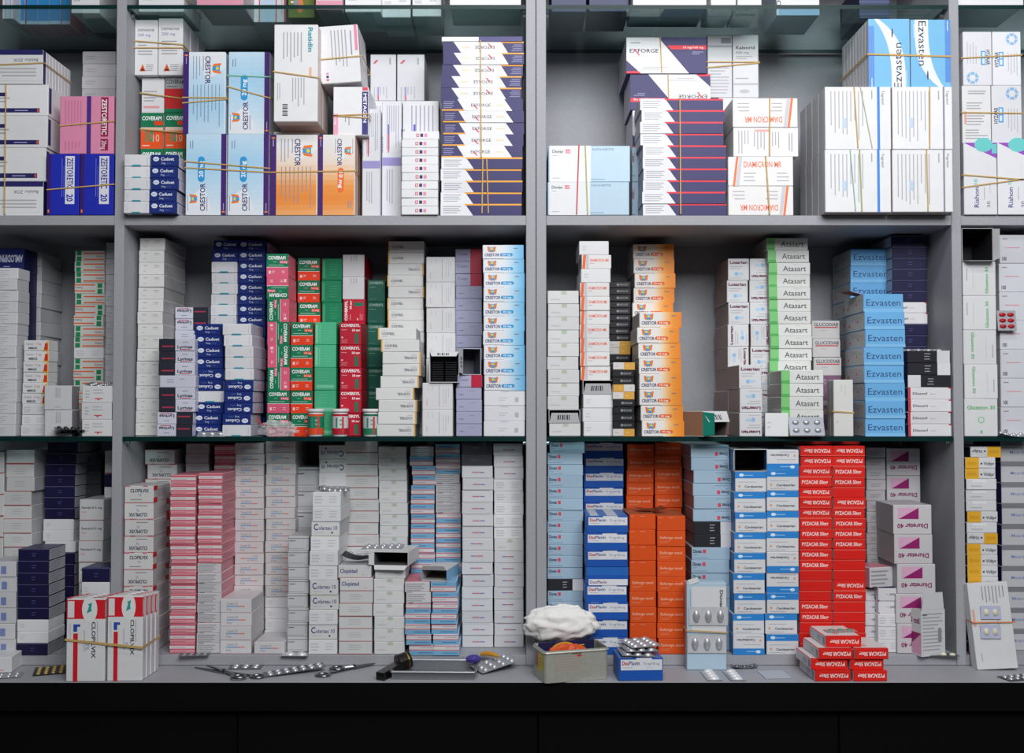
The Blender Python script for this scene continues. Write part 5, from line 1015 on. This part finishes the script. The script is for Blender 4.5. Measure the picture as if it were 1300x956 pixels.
mb = MB(); mb.tube([(-.014, .004, .002), (-.004, .001, .004), (.006, -.003, .0035), (.015, -.008, .001)], [.0025, .0035, .0035, .002], mat('#cf8f2a', .5), 8); tag(mb.obj('orange_clip', None, (X(621, 833, -.03), dk(848.5), .9004+.0185)), 'orange plastic clip lying on the big-bubbled blister', 'clip')
# tin
tin0 = (X(690, 866, KD)+.0498, KD+.004, .9004); t = thing('tin_box', 'old square metal tin with a yellow label, holding printed packets', 'tin', tin0, math.radians(16))
hT = .0465; W2, L2, rc = .0505, .058, .006; gm = mat('#b4b4aa', .38, .35, 'metal')
loop = []
for cx, cy, a0 in ((W2-rc, rc, -90), (W2-rc, L2-rc, 0), (-W2+rc, L2-rc, 90), (-W2+rc, rc, 180)):
    loop += [(cx+rc*math.cos(math.radians(a0+15*k)), cy+rc*math.sin(math.radians(a0+15*k))) for k in range(7)]
inn = [(x*.975, (y-L2/2)*.96+L2/2) for x, y in loop]; n = len(loop); mb = MB()
vs = [(x, y, 0) for x, y in loop]+[(x, y, hT) for x, y in loop]+[(x, y, hT) for x, y in inn]+[(x, y, .0015) for x, y in inn]
fs = [tuple(reversed(range(n))), tuple(3*n+k for k in range(n))]
for a in range(3): fs += [(a*n+k, a*n+(k+1) % n, (a+1)*n+(k+1) % n, (a+1)*n+k) for k in range(n)]
mb.add(vs, fs, gm)
cv = Cv(2*(W2-rc), hT); cv.L(.1, .35, .9, .85, 6, '#b58f86', 4, .2); cv.R(.5, .78, .58, .84, '#c23a34'); cv.R(.42, .86, .58, .89, '#6a5a50'); put(mb, cv, (-W2+rc, 0, 0), (1, 0, 0), (0, 0, 1), (0, -1, 0), cv.W, hT, ''); mb.obj('body', t)
mb = MB(); mb.tube([(x*1.005, y, hT-.003) for x, y in loop], .0017, gm, 6, True); mb.obj('rim', t)
cv = Cv(L2-2*rc, hT); cv.R(.45, .3, .98, .85, '#e2c21f'); cv.R(.3, .4, .42, .85, '#c8402f'); cv.R(.05, .4, .3, .85, '#8f9094'); cv.L(.5, .4, .9, .75, 3, '#c9a81a'); mb = MB(); put(mb, cv, (-W2, L2-rc, 0), (0, -1, 0), (0, 0, 1), (-1, 0, 0), cv.W, hT, ''); mb.obj('side_label', t)
def intin(u, v, z): 
    a = math.radians(16); return (tin0[0]+u*math.cos(a)-v*math.sin(a), tin0[1]+u*math.sin(a)+v*math.cos(a), .9004+z)
pk = thing('printed_packet', 'navy packet with an orange arc standing inside the old tin', 'packet', intin(0, .046, .002), math.radians(16))
mb = MB(); mb.box((-.045, 0, 0), (.045, .004, .047), mat('#242448', .35), .0008); mb.obj('sleeve', pk)
mb = MB(); cv = Cv(.09, .047); ar = [(math.cos(math.pi*k/12), math.sin(math.pi*k/12)) for k in range(13)]
for r0, r1, c in ((.0, .2, '#d84a22'), (.2, .25, '#e0a03a')):
    for k in range(12): cv.G([(.45+r1*ar[k][0], .66+r1*1.3*ar[k][1]), (.45+r1*ar[k+1][0], .66+r1*1.3*ar[k+1][1]), (.45+r0*ar[k+1][0], .66+r0*1.3*ar[k+1][1]), (.45+r0*ar[k][0], .66+r0*1.3*ar[k][1])][:4 if r0 else 4], c)
cv.L(.68, .8, .9, .9, 1, '#d8b04a'); put(mb, cv, (-.045, 0, 0), (1, 0, 0), (0, 0, 1), (0, -1, 0), .09, .047, ''); mb.obj('printed_arc', pk)
mb = lump(.03, .012, .018, mat('#d4562a', .45), .35, 9, 'o', 20, 10); tag(mb.obj('orange_wrapper', None, intin(-.006, .026, .016), math.radians(16)), 'crumpled orange wrapper inside the old tin', 'wrapper')
mb = lump(.057, .023, .029, mat('#eceae8', .95, 0, 'cloth', .05), .16, 11, 'c', 64, 36, 3.4); tag(mb.obj('cotton_wad', None, (X(712, 795, -.03), -.029, .9004+.0475), .05, True), 'fluffy white cotton wad lying over the back of the old tin', 'cotton wool')
# blue carton with blisters on the counter
db = KD+.002; carton('dpl', .0665, .034, .055, (X(814, 850, db), db+.004, .9004), .05, 'blue carton with notched white band lying on the counter beside the tin')
for i in range(3): blister((X(806, 830, -.06)+.004*i, db+.026+.004*i, .9004+.0375+.0058*i), (.05, .06-.03*i, .1+.12*i), 3, 4, .0155, .011, f'silver capsule blister, {ORD[2-i]} in the pile on the blue carton', r=(.0062, .0042, .0036), group='capsule blisters on the blue carton')
# pale blue carton standing upright
ds = dk(851); h_ = Z(738, ds)-.9004; w_ = X(922, 800, ds)-X(872, 800, ds)
t = thing('standing_carton', 'pale blue and white carton standing on the counter with strapped capsules', 'medicine box', (X(897, 800, ds), ds, .9004), -.02)
mb = MB(); cm = mat('#b7cfe0'); chamfer(mb, (-w_/2, 0, 0), (w_/2, .02, h_-.002), {k: cm for k in 'FBLRTD'}, .0008)
cv = Cv(w_, h_); cv.R(.13, .42, 1, .94, '#dddee0'); cv.T('Diovan', .84, .9, .08, '#2f3440', .22, -90, .03); cv.R(.84, .6, .92, .67, '#dc4a60'); cv.V(.06, .5, .12, .9, 1); cv.V(.12, .12, .16, .4, 1); put(mb, cv, (-w_/2, 0, 0), (1, 0, 0), (0, 0, 1), (0, -1, 0), w_, h_, ''); mb.obj('body', t)
mb = MB(); mb.bar((-w_/2+.003, -.0003, h_-.002), (-w_/2+.018, -.001, h_+.003), .008, .0006, mat('#dcdde0'), (0, 1, 0)); mb.obj('flap', t)
for i, (yy, l) in enumerate(((782, 'upper'), (817, 'lower'))):
    blister((X(899, yy, ds)-.002*i, ds-.0014, Z(yy, ds)), (math.pi/2, 0, -.02), 3, 1, .0185, .0245, f'{l} strip of three capsules strapped to the pale blue carton', r=(.0058, .0105, .0045), sm=mat('#cdced1', .4, .2, 'metal'))
hband(872, 800, 922, 803, ds-.003, ds+.021, 'tan rubber band holding capsules to the pale blue carton')
# leaning white carton at the far end
dl = dk(852); t = thing('leaning_carton', 'tall white carton leaning against the shelf edge with strapped tablets', 'medicine box', (X(1268, 850, dl), dl+.002, .9004), -.03)
hl, wl = .1335, .0625; t.rotation_euler = (-.14, -.055, -.03)
mb = MB(); cm = mat('#d9dadb'); chamfer(mb, (-wl/2, 0, .002), (wl/2, .022, hl), {k: cm for k in 'FBLRTD'}, .0008); cv = Cv(wl, hl); cv.V(.3, .72, .9, .96, 7, '#9a9aa2', 3); cv.V(.62, .2, .68, .6, 1); cv.V(.12, .05, .18, .2, 1); cv.R(.04, .5, .1, .7, '#e2b0a0'); put(mb, cv, (-wl/2, 0, 0), (1, 0, 0), (0, 0, 1), (0, -1, 0), wl, hl, ''); mb.obj('body', t)
for i, zz in enumerate((.087, .058)):
    tt = blister((X(1262-i*1, 800, dl)+.001*(1-i), dl+.0006+zz*.138, .9004+zz), (math.pi/2-.14, 0, -.03), 2, 1, .0135, .0165, ['upper', 'lower'][i]+' pair of cream tablets strapped to the leaning white carton', r=(.0044, .0056, .003), sm=mat('#c3c6e0', .35, .2, 'metal'), pm=mat('#d9d5b8', .35))
b0 = dl+.002
band([(X(1238, 790, b0)-.0005, b0+.0075, .9004+.072), (X(1291, 790, b0)+.001, b0+.0075, .9004+.0725), (X(1291, 790, b0)+.001, b0+.0345, .9004+.0725), (X(1238, 790, b0)-.0005, b0+.0345, .9004+.072)], 'orange rubber band around the leaning white carton', '#d98a5a')
blister(K(1292, 861, .0006), (0, 0, .3), 4, 2, .012, .012, 'dark blister lying before the leaning white carton', sm=mat('#3a3a3e', .35, .5, 'metal'))
# red cartons on the counter
dr = KD+.001; hh = (Z(851.5, dr)-.9004)
rows = [[(1035, 1081), (1084, 1127)], [(1031, 1078), (1081, 1124)], [(1040, 1084), (1086, 1129)], [(1051, 1097)]]
for r_, row in enumerate(rows):
    for i, (a, b) in enumerate(row):
        carton('pyzw~', X(b, 850, dr)-X(a, 850, dr), hh-.0002, .075, (X((a+b)/2, 850, dr), dr+.0015+.004*(r_ % 2)+(.0 if r_ < 3 else .004), .9004+r_*hh), .03, f"upside-down red-fronted white carton, {['bottom', 'third', 'second', 'top'][r_]} row, {['inner', 'outer'][i]} place, counter bundle", 'red-fronted cartons on the counter')
blister((X(1072, 806, -.07), dr+.045, .9004+4*hh+.0008), (0, 0, .1), 3, 1, .0145, .013, 'blister of green tablets on the red-fronted cartons', r=(.0048, .0042, .0026), sm=mat('#b9b2b4', .35, .4, 'metal'), pm=mat('#5d8a72', .35))
for i, (px_, n_) in enumerate(((903, 'first'), (932, 'second'))):
    blister(K(px_, 858.5, .0006), (0, 0, .02), 1, 4, .02, .0135, f'white capsule blister strip, {n_} of two flat on the counter', r=(.0082, .0046, .0042), sm=mat('#b9bcc0', .35, .6, 'metal'), pm=mat('#d9dadc', .3, .1, 'metal'))
mb = MB(); mb.box((-.02, -.022, 0), (.02, .022, .0006), mat('#b4bcc6', .5)); tag(mb.obj('paper_slip', None, K(983, 857), .06), 'blank grey paper slip on the counter beside the red-fronted cartons', 'paper')
blister(K(945, 848, .0008), (0, 0, .1), 3, 1, .012, .012, 'dark foil scrap lying under the blue-topped towers', sm=FOILD, pm=FOILD, bend=.003)
